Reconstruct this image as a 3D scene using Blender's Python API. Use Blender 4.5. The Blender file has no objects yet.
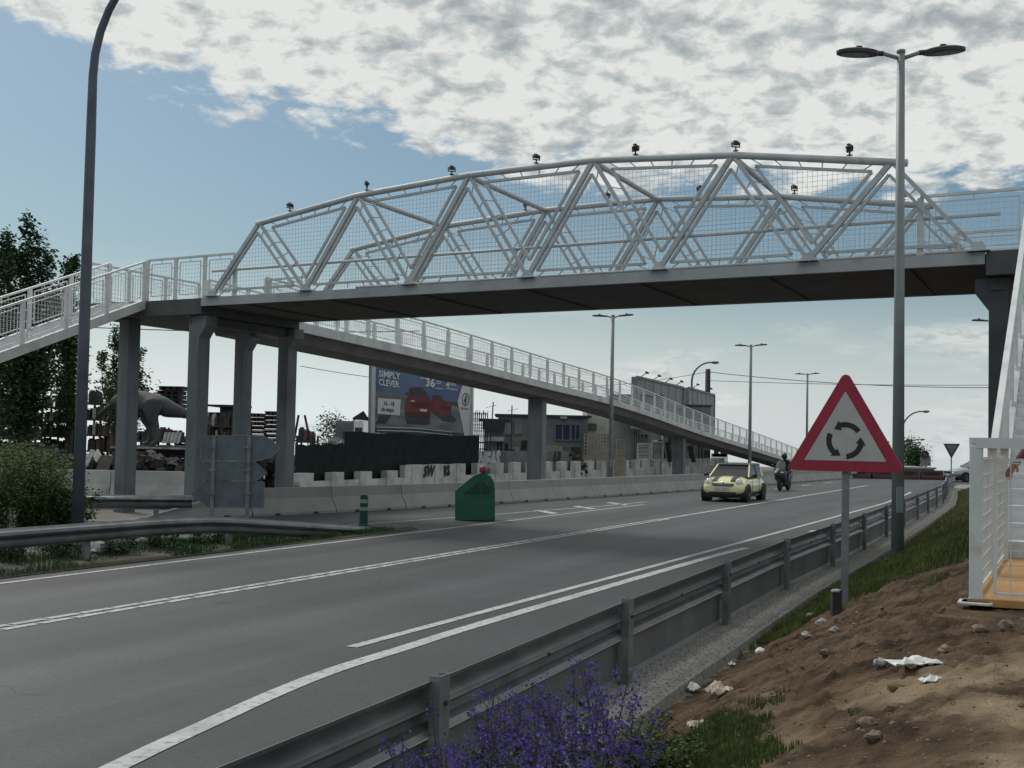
import bpy, math, random
from mathutils import Vector, Matrix, noise
random.seed(7)
sc = bpy.context.scene
col = sc.collection
R = math.radians
# ------------------------------------------------------------------ camera
FPX = 1280.0; CAMZ = 2.15
PITCH = math.atan(55/FPX); ROLL = 0.02
R0 = Vector((1,0,0)); F0 = Vector((0,math.cos(PITCH),math.sin(PITCH))); U0 = Vector((0,-math.sin(PITCH),math.cos(PITCH)))
CR = R0*math.cos(ROLL)+U0*math.sin(ROLL); CU = -R0*math.sin(ROLL)+U0*math.cos(ROLL)
camd = bpy.data.cameras.new('camera'); cam = bpy.data.objects.new('camera', camd); col.objects.link(cam)
camd.sensor_width = 36; camd.lens = 45; camd.clip_end = 5000; camd.clip_start = .05
M = Matrix((( CR.x,CU.x,-F0.x,0),(CR.y,CU.y,-F0.y,0),(CR.z,CU.z,-F0.z,CAMZ),(0,0,0,1)))
cam.matrix_world = M; sc.camera = cam
def ray(px,py): return CR*((px-512)/FPX)+CU*(-(py-384)/FPX)+F0
def W(px,py,Y):                     # world point seen at a pixel at world depth Y
    d = ray(px,py); t = Y/d.y; return Vector((d.x*t, Y, CAMZ+d.z*t))
def G(px,py,z=0.0):
    d = ray(px,py); t = (z-CAMZ)/d.z; return Vector((d.x*t,d.y*t,z))
def zat(py,px,Y): return W(px,py,Y).z
SN,CS = 0.4067,0.9135
def XY(s,d): return (SN*s+CS*d, CS*s-SN*d)
def P(s,d,z=0.0): x,y = XY(s,d); return Vector((x,y,z))
def SD(x,y): return (SN*x+CS*y, CS*x-SN*y)
U = Vector((SN,CS,0)); N = Vector((CS,-SN,0))
YAW = math.atan2(CS,SN)             # heading of the road direction
def lerp(pts,x):
    if x<=pts[0][0]: return pts[0][1]
    for (a,b),(c,d) in zip(pts,pts[1:]):
        if x<=c: return b+(d-b)*(x-a)/(c-a)
    return pts[-1][1]
# ------------------------------------------------------------------ materials
def ramp_mat(name, c1, c2, scale=4, rough=.7, metal=0, bump=0, bscale=None, detail=6, lo=.35, hi=.65, coords='Object', spec=None, c3=None, s3=1.0, lo3=.5, hi3=.7, stretch=None, alpha=None, coat=0):
    m = bpy.data.materials.new(name); m.use_nodes = True
    nt = m.node_tree; ns = nt.nodes; lk = nt.links
    b = ns['Principled BSDF']; b.inputs['Roughness'].default_value = rough; b.inputs['Metallic'].default_value = metal
    if spec is not None: b.inputs['Specular IOR Level'].default_value = spec
    if coat: b.inputs['Coat Weight'].default_value = coat; b.inputs['Coat Roughness'].default_value=.08
    tc = ns.new('ShaderNodeTexCoord')
    vec = tc.outputs[coords]
    if stretch:
        mp = ns.new('ShaderNodeMapping'); mp.inputs['Scale'].default_value = stretch; mp.inputs['Rotation'].default_value=(0,0,0)
        lk.new(vec, mp.inputs['Vector']); vec = mp.outputs['Vector']
    n = ns.new('ShaderNodeTexNoise'); n.inputs['Scale'].default_value = scale; n.inputs['Detail'].default_value = detail
    lk.new(vec, n.inputs['Vector'])
    r = ns.new('ShaderNodeValToRGB'); r.color_ramp.elements[0].position = lo; r.color_ramp.elements[1].position = hi
    r.color_ramp.elements[0].color = (*c1,1); r.color_ramp.elements[1].color = (*c2,1)
    lk.new(n.outputs['Fac'], r.inputs['Fac']); out = r.outputs['Color']
    if c3:
        n3 = ns.new('ShaderNodeTexNoise'); n3.inputs['Scale'].default_value = s3; n3.inputs['Detail'].default_value = 5
        lk.new(tc.outputs[coords], n3.inputs['Vector'])
        r3 = ns.new('ShaderNodeMapRange'); r3.inputs['From Min'].default_value = lo3; r3.inputs['From Max'].default_value = hi3
        lk.new(n3.outputs['Fac'], r3.inputs['Value'])
        mx = ns.new('ShaderNodeMix'); mx.data_type='RGBA'; lk.new(r3.outputs['Result'], mx.inputs['Factor'])
        lk.new(out, mx.inputs['A']); mx.inputs['B'].default_value = (*c3,1); out = mx.outputs['Result']
    lk.new(out, b.inputs['Base Color'])
    if bump:
        nb = ns.new('ShaderNodeTexNoise'); nb.inputs['Scale'].default_value = bscale or scale*4; nb.inputs['Detail'].default_value = 8
        lk.new(tc.outputs[coords], nb.inputs['Vector'])
        bp = ns.new('ShaderNodeBump'); bp.inputs['Strength'].default_value = bump; bp.inputs['Distance'].default_value = .02
        lk.new(nb.outputs['Fac'], bp.inputs['Height']); lk.new(bp.outputs['Normal'], b.inputs['Normal'])
    return m
def flat(name,c,rough=.6,metal=0,coat=0,var=.12,scale=6):
    a = tuple(x*(1-var) for x in c); b_ = tuple(min(1,x*(1+var)) for x in c)
    return ramp_mat(name,a,b_,scale=scale,rough=rough,metal=metal,coat=coat)
MT = {}
MT['paint'] = ramp_mat('backlit_bridge_paint',(.38,.42,.445),(.48,.515,.535),scale=2.5,rough=.5,c3=(.28,.28,.27),s3=5,lo3=.55,hi3=.85,bump=.03)  # truss copy of the paint, greyed so the colour carries its backlit shade
MT['paint_lit'] = ramp_mat('lit_railing_paint',(.54,.57,.585),(.66,.685,.69),scale=2.5,rough=.45,c3=(.36,.35,.33),s3=5,lo3=.58,hi3=.9,bump=.03)  # same paint on railings and steps, colour raised to stand in for light
MT['fascia'] = ramp_mat('fascia_paint',(.30,.32,.34),(.38,.40,.41),scale=1.5,rough=.55,c3=(.2,.19,.18),s3=3,lo3=.55,hi3=.9,stretch=(1,1,.3))
MT['fascia_light'] = ramp_mat('ramp_paint',(.44,.46,.47),(.55,.57,.57),scale=1.5,rough=.55,c3=(.3,.29,.27),s3=2,lo3=.5,hi3=.9)
MT['panel_galv'] = ramp_mat('rail_lower_panel',(.13,.14,.155),(.18,.19,.205),scale=1.5,rough=.55,metal=.1,c3=(.09,.09,.095),s3=1.2,lo3=.5,hi3=.85)
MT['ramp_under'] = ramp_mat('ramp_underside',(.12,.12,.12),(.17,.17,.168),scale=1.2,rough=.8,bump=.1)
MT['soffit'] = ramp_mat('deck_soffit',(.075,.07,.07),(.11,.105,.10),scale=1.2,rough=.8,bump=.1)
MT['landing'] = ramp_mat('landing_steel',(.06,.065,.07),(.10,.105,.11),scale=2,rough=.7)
MT['pillar'] = ramp_mat('pillar_concrete',(.13,.145,.16),(.19,.205,.22),scale=1.3,rough=.85,bump=.12,c3=(.09,.09,.1),s3=.8,lo3=.55,hi3=.8,stretch=(2,2,.4))
MT['pillar_dark'] = ramp_mat('pillar_dark_steel',(.05,.056,.065),(.08,.087,.098),scale=1.3,rough=.6)
MT['concrete'] = ramp_mat('barrier_concrete',(.25,.255,.255),(.30,.305,.30),scale=.9,rough=.9,bump=.12,c3=(.19,.187,.18),s3=1.4,lo3=.52,hi3=.95)
MT['whitewall'] = ramp_mat('whitewashed_wall',(.46,.47,.47),(.60,.61,.60),scale=1.6,rough=.9,c3=(.25,.25,.24),s3=1.2,lo3=.52,hi3=.8)
MT['galv'] = ramp_mat('galvanised_steel',(.16,.175,.19),(.24,.255,.27),scale=3,rough=.42,metal=.7,c3=(.14,.135,.13),s3=1.4,lo3=.5,hi3=.8,bump=.03,bscale=3)
MT['galv_dull'] = ramp_mat('weathered_steel',(.17,.185,.2),(.26,.27,.28),scale=5,rough=.6,metal=.5,c3=(.1,.1,.1),s3=2,lo3=.5,hi3=.8)
MT['lamp_grey'] = ramp_mat('lamp_post_paint',(.17,.20,.21),(.21,.24,.25),scale=2,rough=.5,metal=.0)
MT['lamp_blue'] = ramp_mat('old_lamp_paint',(.055,.07,.095),(.09,.105,.13),scale=2,rough=.5)
MT['black'] = flat('black_plastic',(.02,.02,.022),.45)
MT['lens'] = flat('lamp_lens',(.09,.11,.12),.2)
MT['sign_grey'] = ramp_mat('sign_back_aluminium',(.09,.12,.145),(.12,.15,.175),scale=3,rough=.6,metal=.0,c3=(.07,.09,.11),s3=4,lo3=.5,hi3=.8)
MT['sign_white'] = flat('sign_white',(.40,.42,.41),.5,var=.05)
MT['sign_red'] = flat('sign_red',(.30,.014,.042),.4,var=.08)
MT['sign_black'] = flat('sign_black',(.012,.012,.014),.5)
MT['green_plastic'] = ramp_mat('green_plastic',(.004,.095,.052),(.007,.13,.072),scale=2.5,rough=.5,c3=(.006,.05,.035),s3=3,lo3=.5,hi3=.8)
MT['green_dark'] = flat('dark_green_plastic',(.003,.045,.03),.5)
MT['reflect'] = flat('reflective_band',(.22,.26,.25),.3)
MT['redlamp'] = flat('red_plastic',(.30,.03,.05),.4)
MT['yellow'] = ramp_mat('pale_yellow_car_paint',(.70,.67,.33),(.78,.75,.42),scale=1,rough=.28,coat=.8)
MT['glass'] = flat('dark_car_glass',(.012,.014,.017),.12)
MT['rubber'] = flat('rubber',(.018,.018,.019),.85)
MT['chrome'] = flat('bright_metal',(.6,.62,.63),.2,metal=.9)
MT['headlight'] = flat('headlight_glass',(.72,.74,.74),.1,coat=.6)
MT['plate'] = flat('number_plate',(.5,.5,.48),.5)
MT['cloth_black'] = flat('black_riding_clothes',(.018,.019,.022),.8)
MT['skin'] = flat('skin',(.26,.13,.10),.55)
MT['maroon'] = flat('maroon_sleeve',(.10,.03,.05),.9)
MT['jeans'] = flat('blue_jeans',(.05,.07,.12),.9)
MT['hair'] = flat('dark_hair',(.02,.014,.01),.7)
MT['asphalt'] = None
MT['bark'] = ramp_mat('bark',(.07,.06,.05),(.14,.12,.10),scale=9,rough=.95,bump=.3)
MT['leaf_dark'] = ramp_mat('poplar_leaf',(.026,.055,.027),(.062,.108,.050),scale=1.2,rough=.85,detail=2,spec=.15)
MT['leaf_shrub'] = ramp_mat('feathery_leaf',(.065,.11,.04),(.14,.21,.08),scale=1.8,rough=.8,detail=3,spec=.2)
MT['leaf_mid'] = ramp_mat('shrub_leaf',(.026,.052,.018),(.062,.10,.036),scale=1.5,rough=.85,detail=3,spec=.15)
MT['leaf_weed'] = ramp_mat('weed_leaf',(.045,.075,.02),(.10,.14,.045),scale=6,rough=.8,detail=3,spec=.2)
MT['stem'] = flat('stem_brown',(.05,.05,.03),.8)
MT['petal'] = ramp_mat('purple_petal',(.05,.032,.20),(.17,.11,.46),scale=9,rough=.6)
MT['paper'] = flat('white_paper',(.75,.76,.74),.8,var=.05)
MT['card'] = ramp_mat('pale_cardboard',(.42,.36,.28),(.60,.55,.46),scale=5,rough=.9)
MT['stone'] = ramp_mat('stone',(.12,.09,.065),(.24,.19,.14),scale=9,rough=.95,bump=.3)
MT['floor_wood'] = ramp_mat('tan_platform_floor',(.36,.19,.06),(.48,.27,.09),scale=2,rough=.6,c3=(.2,.12,.06),s3=3,lo3=.55,hi3=.8)
MT['mesh_green'] = ramp_mat('dark_green_netting',(.003,.011,.012),(.008,.022,.022),scale=2,rough=.95,bump=.2)
MT['dino'] = ramp_mat('grey_statue',(.05,.053,.06),(.085,.088,.095),scale=1.2,rough=.8,bump=.2,c3=(.06,.06,.06),s3=2,lo3=.5,hi3=.8)  # greys darkened to carry the shade the statue stands in
MT['rust'] = ramp_mat('rusty_steel',(.028,.022,.019),(.065,.045,.036),scale=3,rough=.9)
MT['wood_old'] = ramp_mat('old_wood',(.035,.031,.028),(.075,.064,.055),scale=3,rough=.95)
MT['brick'] = ramp_mat('stacked_brick',(.085,.058,.050),(.14,.098,.085),scale=4,rough=.95)
MT['dark'] = flat('dark_scrap',(.03,.032,.036),.8,var=.4)
MT['pale'] = ramp_mat('pale_scrap',(.2,.21,.21),(.38,.38,.37),scale=3,rough=.8)
MT['bluetarp'] = ramp_mat('dark_blue_sheet',(.012,.016,.05),(.02,.028,.08),scale=2,rough=.7)
MT['cream'] = ramp_mat('cream_render',(.40,.40,.37),(.50,.50,.47),scale=.8,rough=.9,c3=(.28,.27,.25),s3=1,lo3=.5,hi3=.9)
MT['tan'] = ramp_mat('tan_blocks',(.26,.235,.20),(.34,.31,.27),scale=1.5,rough=.9)
MT['greywall'] = ramp_mat('grey_render',(.13,.14,.15),(.2,.21,.22),scale=.8,rough=.9,c3=(.09,.09,.1),s3=.7,lo3=.5,hi3=.8)
MT['graf'] = flat('black_spray_paint',(.02,.02,.022),.7)
MT['board_back'] = ramp_mat('billboard_back_sheet',(.15,.18,.20),(.21,.24,.26),scale=.6,rough=.6)
MT['alu'] = ramp_mat('aluminium_frame',(.42,.45,.46),(.52,.55,.55),scale=3,rough=.45,metal=.3)
MT['silver'] = flat('silver_car_paint',(.26,.29,.30),.3,metal=.4,coat=.5)
MT['whitecar'] = flat('white_car_paint',(.7,.71,.7),.3,coat=.5)
MT['redbarrier'] = ramp_mat('red_plastic_barrier',(.035,.012,.015),(.06,.02,.024),scale=1,rough=.6)
MT['cable'] = flat('black_cable',(.02,.02,.02),.7)
# ad colours
MT['ad_sky'] = ramp_mat('printed_blue',(.035,.075,.19),(.11,.17,.29),scale=.5,rough=.5,detail=3)
MT['ad_road'] = ramp_mat('printed_grey_road',(.10,.115,.13),(.2,.215,.225),scale=.8,rough=.5,stretch=(.3,1,4))
MT['ad_dark'] = ramp_mat('printed_dark',(.025,.03,.038),(.05,.055,.065),scale=2,rough=.5,stretch=(.3,1,3))
MT['ad_red'] = ramp_mat('printed_red',(.10,.016,.028),(.155,.035,.045),scale=2,rough=.5)
MT['ad_reddark'] = flat('printed_dark_red',(.08,.012,.02),.5)
MT['ad_white'] = flat('printed_white',(.52,.55,.56),.5,var=.05)
MT['ad_sand'] = flat('printed_hills',(.13,.14,.14),.5)
MT['ad_green'] = flat('printed_dark_green',(.02,.07,.05),.5)
def asphalt():
    m = bpy.data.materials.new('asphalt'); m.use_nodes=True; nt=m.node_tree; ns=nt.nodes; lk=nt.links
    b=ns['Principled BSDF']; b.inputs['Roughness'].default_value=.60; b.inputs['Specular IOR Level'].default_value=.32
    tc=ns.new('ShaderNodeTexCoord')
    rot=ns.new('ShaderNodeMapping'); rot.inputs['Rotation'].default_value=(0,0,R(24)) # road direction -> local y
    lk.new(tc.outputs['Object'],rot.inputs['Vector'])
    st=ns.new('ShaderNodeMapping'); st.inputs['Scale'].default_value=(1.0,.055,1); lk.new(rot.outputs[0],st.inputs['Vector'])
    n1=ns.new('ShaderNodeTexNoise'); n1.inputs['Scale'].default_value=.75; n1.inputs['Detail'].default_value=4; lk.new(st.outputs[0],n1.inputs['Vector'])
    r1=ns.new('ShaderNodeValToRGB'); r1.color_ramp.elements[0].position=.36; r1.color_ramp.elements[1].position=.64
    r1.color_ramp.elements[0].color=(.030,.035,.038,1); r1.color_ramp.elements[1].color=(.060,.067,.071,1); lk.new(n1.outputs['Fac'],r1.inputs['Fac'])
    n2=ns.new('ShaderNodeTexNoise'); n2.inputs['Scale'].default_value=16; n2.inputs['Detail'].default_value=10; n2.inputs['Roughness'].default_value=.88; lk.new(tc.outputs['Object'],n2.inputs['Vector'])
    m2=ns.new('ShaderNodeMapRange'); m2.inputs['From Min'].default_value=.34; m2.inputs['From Max'].default_value=.66; m2.inputs['To Min'].default_value=.48; m2.inputs['To Max'].default_value=1.6
    lk.new(n2.outputs['Fac'],m2.inputs['Value'])
    mul=ns.new('ShaderNodeMix'); mul.data_type='RGBA'; mul.blend_type='MULTIPLY'; mul.inputs['Factor'].default_value=1
    lk.new(r1.outputs['Color'],mul.inputs['A']); lk.new(m2.outputs['Result'],mul.inputs['B'])
    # worn patches, some lighter
    n3=ns.new('ShaderNodeTexNoise'); n3.inputs['Scale'].default_value=.35; n3.inputs['Detail'].default_value=7; lk.new(tc.outputs['Object'],n3.inputs['Vector'])
    m3=ns.new('ShaderNodeMapRange'); m3.inputs['From Min'].default_value=.3; m3.inputs['From Max'].default_value=.75; m3.inputs['To Min'].default_value=.82; m3.inputs['To Max'].default_value=1.22
    lk.new(n3.outputs['Fac'],m3.inputs['Value'])
    mu2=ns.new('ShaderNodeMix'); mu2.data_type='RGBA'; mu2.blend_type='MULTIPLY'; mu2.inputs['Factor'].default_value=1
    lk.new(mul.outputs['Result'],mu2.inputs['A']); lk.new(m3.outputs['Result'],mu2.inputs['B'])
    sx=ns.new('ShaderNodeSeparateXYZ'); lk.new(rot.outputs[0],sx.inputs[0])
    def M_(op,a,b_=None,c_=None):
        n=ns.new('ShaderNodeMath'); n.operation=op
        for i,q in enumerate((a,b_,c_)):
            if q is None: continue
            if isinstance(q,(int,float)): n.inputs[i].default_value=q
            else: lk.new(q,n.inputs[i])
        return n.outputs[0]
    wv=M_('COSINE',M_('MULTIPLY',M_('ADD',sx.outputs[0],9.55),3.70)); wv=M_('MULTIPLY_ADD',wv,-.07,1.0)      # tyre tracks
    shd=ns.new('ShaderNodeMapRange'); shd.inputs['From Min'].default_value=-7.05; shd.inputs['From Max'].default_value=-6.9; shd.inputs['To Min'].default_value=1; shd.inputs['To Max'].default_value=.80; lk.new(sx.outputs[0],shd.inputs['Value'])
    vd=ns.new('ShaderNodeVectorMath'); vd.operation='ADD'; nn=ns.new('ShaderNodeTexNoise'); nn.inputs['Scale'].default_value=1.3; nn.inputs['Detail'].default_value=6; lk.new(tc.outputs['Object'],nn.inputs['Vector'])
    lk.new(tc.outputs['Object'],vd.inputs[0]); lk.new(nn.outputs['Color'],vd.inputs[1])
    vo=ns.new('ShaderNodeTexVoronoi'); vo.feature='DISTANCE_TO_EDGE'; vo.inputs['Scale'].default_value=.42; lk.new(vd.outputs[0],vo.inputs['Vector'])
    ck=ns.new('ShaderNodeMapRange'); ck.inputs['From Min'].default_value=.002; ck.inputs['From Max'].default_value=.009; ck.inputs['To Min'].default_value=.55; ck.inputs['To Max'].default_value=1; lk.new(vo.outputs[0],ck.inputs['Value'])
    msk=ns.new('ShaderNodeMapRange'); msk.inputs['From Min'].default_value=.52; msk.inputs['From Max'].default_value=.60; lk.new(n3.outputs['Fac'],msk.inputs['Value'])
    ckf=M_('ADD',1.0,M_('MULTIPLY',M_('SUBTRACT',ck.outputs[0],1.0),msk.outputs[0]))
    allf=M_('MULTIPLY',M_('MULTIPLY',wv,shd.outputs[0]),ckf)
    mu3=ns.new('ShaderNodeMix'); mu3.data_type='RGBA'; mu3.blend_type='MULTIPLY'; mu3.inputs['Factor'].default_value=1
    lk.new(mu2.outputs['Result'],mu3.inputs['A']); lk.new(allf,mu3.inputs['B'])
    lk.new(mu3.outputs['Result'],b.inputs['Base Color'])
    bp=ns.new('ShaderNodeBump'); bp.inputs['Strength'].default_value=.35; bp.inputs['Distance'].default_value=.01
    n4=ns.new('ShaderNodeTexNoise'); n4.inputs['Scale'].default_value=70; n4.inputs['Detail'].default_value=3; lk.new(tc.outputs['Object'],n4.inputs['Vector'])
    lk.new(n4.outputs['Fac'],bp.inputs['Height']); lk.new(bp.outputs['Normal'],b.inputs['Normal'])
    return m
MT['asphalt']=asphalt()
MT['roadpaint'] = ramp_mat('road_paint',(.14,.15,.15),(.46,.48,.48),scale=14,rough=.7,lo=.28,hi=.5,detail=8,c3=(.2,.21,.21),s3=1.2,lo3=.45,hi3=.9)
def dirt_mat():
    m=ramp_mat('dirt_bank',(.034,.023,.015),(.120,.082,.052),scale=3.2,rough=.97,bump=1.0,bscale=45,detail=12,lo=.36,hi=.66,c3=(.29,.225,.15),s3=1.3,lo3=.44,hi3=.62,spec=.15)
    nt=m.node_tree; ns=nt.nodes; lk=nt.links      # the sandy trodden patch lies only where people walk, low on the bank near the viewer
    mr=[n for n in ns if n.bl_idname=='ShaderNodeMapRange'][0]; mx=[n for n in ns if n.bl_idname=='ShaderNodeMix'][0]
    tc=[n for n in ns if n.bl_idname=='ShaderNodeTexCoord'][0]; sx=ns.new('ShaderNodeSeparateXYZ'); lk.new(tc.outputs['Object'],sx.inputs[0])
    a=ns.new('ShaderNodeMapRange'); a.inputs['From Min'].default_value=8.6; a.inputs['From Max'].default_value=6.6; a.inputs['To Min'].default_value=.10; lk.new(sx.outputs[1],a.inputs['Value'])
    b_=ns.new('ShaderNodeMapRange'); b_.inputs['From Min'].default_value=.8; b_.inputs['From Max'].default_value=1.9; lk.new(sx.outputs[0],b_.inputs['Value'])
    mm=ns.new('ShaderNodeMath'); mm.operation='MULTIPLY'; lk.new(a.outputs[0],mm.inputs[0]); lk.new(b_.outputs[0],mm.inputs[1])
    m2=ns.new('ShaderNodeMath'); m2.operation='MULTIPLY'; lk.new(mm.outputs[0],m2.inputs[0]); lk.new(mr.outputs[0],m2.inputs[1]); lk.new(m2.outputs[0],mx.inputs['Factor'])
    return m
MT['dirt']=dirt_mat()
MT['verge']=ramp_mat('verge_soil',(.025,.03,.016),(.06,.058,.036),scale=2,rough=.95,bump=.6,bscale=15,detail=8,c3=(.09,.08,.06),s3=.6,lo3=.55,hi3=.75)
MT['yard']=ramp_mat('yard_ground',(.10,.10,.09),(.2,.19,.17),scale=.4,rough=.95,bump=.3,bscale=4,detail=8)
MT['strip']=ramp_mat('concrete_gutter',(.09,.09,.088),(.30,.295,.28),scale=26,rough=.95,bump=.6,bscale=40,detail=8,lo=.34,hi=.54,c3=(.19,.18,.17),s3=1.5,lo3=.45,hi3=.8)
MT['grass']=ramp_mat('grass_blade',(.06,.085,.026),(.15,.18,.065),scale=2.5,rough=.85,detail=3,spec=.15)
# ------------------------------------------------------------------ mesh builder
class MB:
    def __init__(s, o=(0,0,0)): s.v=[]; s.f=[]; s.o=Vector(o); s.mi=[]; s.cur=0
    def add(s, vs, fs):
        b=len(s.v); s.v += [Vector(v)-s.o for v in vs]; s.f += [[i+b for i in f] for f in fs]; s.mi += [s.cur]*len(fs)
    def box(s, x0,x1,y0,y1,z0,z1):
        s.add([(x0,y0,z0),(x1,y0,z0),(x1,y1,z0),(x0,y1,z0),(x0,y0,z1),(x1,y0,z1),(x1,y1,z1),(x0,y1,z1)],
              [(0,3,2,1),(4,5,6,7),(0,1,5,4),(1,2,6,5),(2,3,7,6),(3,0,4,7)])
    def cbox(s, c, sx,sy,sz, ang=0, tilt=None, taper=1.0):
        c=Vector(c); vs=[]
        m=Matrix.Rotation(ang,3,'Z')
        if tilt: m = m @ Matrix.Rotation(tilt[0],3,'X') @ Matrix.Rotation(tilt[1],3,'Y')
        for z,k in ((-.5,1),(.5,taper)):
            for x,y in ((-.5,-.5),(.5,-.5),(.5,.5),(-.5,.5)): vs.append(c+m@Vector((x*sx*k,y*sy*k,z*sz)))
        s.add(vs,[(0,3,2,1),(4,5,6,7),(0,1,5,4),(1,2,6,5),(2,3,7,6),(3,0,4,7)])
    def bar(s, p,q,w,h,up=(0,0,1)):
        p=Vector(p);q=Vector(q); d=(q-p).normalized(); up=Vector(up)
        if abs(d.dot(up))>.999: up=Vector((0,1,0))
        a=d.cross(up).normalized(); b=a.cross(d)
        vs=[]
        for c in (p,q):
            for i,j in ((-1,-1),(1,-1),(1,1),(-1,1)): vs.append(c+a*(i*w/2)+b*(j*h/2))
        s.add(vs,[(0,3,2,1),(4,5,6,7),(0,1,5,4),(1,2,6,5),(2,3,7,6),(3,0,4,7)])
    def tube(s, pts, r, n=8, cap=True):
        pts=[Vector(p) for p in pts]; rs = r if isinstance(r,(list,tuple)) else [r]*len(pts)
        vs=[];fs=[]; prev=None
        for i,p in enumerate(pts):
            t=(pts[min(i+1,len(pts)-1)]-pts[max(i-1,0)]).normalized()
            if prev is None:
                up=Vector((0,0,1)) if abs(t.z)<.95 else Vector((1,0,0)); a=t.cross(up).normalized()
            else: a=(prev-t*prev.dot(t)).normalized()
            prev=a; b=t.cross(a)
            for k in range(n):
                an=2*math.pi*k/n; vs.append(p+(a*math.cos(an)+b*math.sin(an))*rs[i])
        for i in range(len(pts)-1):
            for k in range(n):
                k2=(k+1)%n; fs.append((i*n+k,i*n+k2,(i+1)*n+k2,(i+1)*n+k))
        if cap: fs.append(tuple(range(n-1,-1,-1))); fs.append(tuple((len(pts)-1)*n+k for k in range(n)))
        s.add(vs,fs)
    def prism(s, poly, a, b):           # poly: list of 3D points on one face; extruded by vector
        n=len(poly); a=[Vector(p)+Vector(a) for p in poly]; c=[Vector(p)+Vector(b) for p in poly]
        s.add(a+c,[tuple(range(n-1,-1,-1)),tuple(range(n,2*n))]+[(i,(i+1)%n,n+(i+1)%n,n+i) for i in range(n)])
    def sphere(s,c,rx,ry,rz,n=12,m=8,ang=0):
        c=Vector(c); mt=Matrix.Rotation(ang,3,'Z'); vs=[c+Vector((0,0,rz))];fs=[]
        for i in range(1,m):
            t=math.pi*i/m
            for k in range(n):
                a=2*math.pi*k/n; vs.append(c+mt@Vector((rx*math.sin(t)*math.cos(a),ry*math.sin(t)*math.sin(a),rz*math.cos(t))))
        vs.append(c-Vector((0,0,rz)))
        for k in range(n): fs.append((0,1+k,1+(k+1)%n))
        for i in range(m-2):
            for k in range(n):
                a=1+i*n; fs.append((a+k,a+n+k,a+n+(k+1)%n,a+(k+1)%n))
        l=len(vs)-1; a=1+(m-2)*n
        for k in range(n): fs.append((l,a+(k+1)%n,a+k))
        s.add(vs,fs)
    def loft(s, rings, cap=True, closed=True):
        n=len(rings[0]); vs=[v for r in rings for v in r]; fs=[]
        for i in range(len(rings)-1):
            for k in range(n if closed else n-1):
                k2=(k+1)%n; fs.append((i*n+k,i*n+k2,(i+1)*n+k2,(i+1)*n+k))
        if cap: fs.append(tuple(range(n-1,-1,-1))); fs.append(tuple((len(rings)-1)*n+k for k in range(n)))
        s.add(vs,fs)
    def build(s, name, mat, parent=None, smooth=False, bevel=0):
        me=bpy.data.meshes.new(name); me.from_pydata([tuple(v) for v in s.v],[],s.f)
        mats = mat if isinstance(mat,(list,tuple)) else [mat]
        for m in mats: me.materials.append(MT[m] if isinstance(m,str) else m)
        if len(mats)>1: me.polygons.foreach_set('material_index', s.mi)
        if smooth: me.polygons.foreach_set('use_smooth',[True]*len(me.polygons)); 
        me.update()
        ob=bpy.data.objects.new(name,me); col.objects.link(ob); ob.parent=parent
        if bevel:
            bv=ob.modifiers.new('bevel','BEVEL'); bv.width=bevel; bv.segments=2; bv.limit_method='ANGLE'; bv.angle_limit=R(40)
        return ob
def tag(o,label=None,cat=None,group=None,kind=None):
    if label: o['label']=label
    if cat: o['category']=cat
    if group: o['group']=group
    if kind: o['kind']=kind
    return o
def thing(name,label,cat,loc=(0,0,0),rz=0,group=None):
    o=bpy.data.objects.new(name,None); col.objects.link(o); o.location=loc; o.rotation_euler=(0,0,rz); o.empty_display_size=.3
    return tag(o,label,cat,group)
def kids(o): return [c for c in bpy.data.objects if c.parent==o]
def copy_tree(o,parent=None):
    c=o.copy(); col.objects.link(c); c.parent=parent
    for ch in kids(o): copy_tree(ch,c)
    return c
def place_copy(o,loc,rz,label,first=[None]):
    c=copy_tree(o); c.location=loc; c.rotation_euler=(0,0,rz); c['label']=label; return c
def struct(o): o['kind']='structure'; return o
def text_mb(txt, size, weight=0):
    cu=bpy.data.curves.new('lettering','FONT'); cu.body=txt; cu.size=size; cu.resolution_u=2; cu.offset=weight
    o=bpy.data.objects.new('lettering',cu); col.objects.link(o); bpy.context.view_layer.update()
    me=bpy.data.meshes.new_from_object(o.evaluated_get(bpy.context.evaluated_depsgraph_get()))
    vs=[v.co.copy() for v in me.vertices]; fs=[tuple(p.vertices) for p in me.polygons]
    bpy.data.objects.remove(o); bpy.data.meshes.remove(me); return vs,fs
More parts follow.
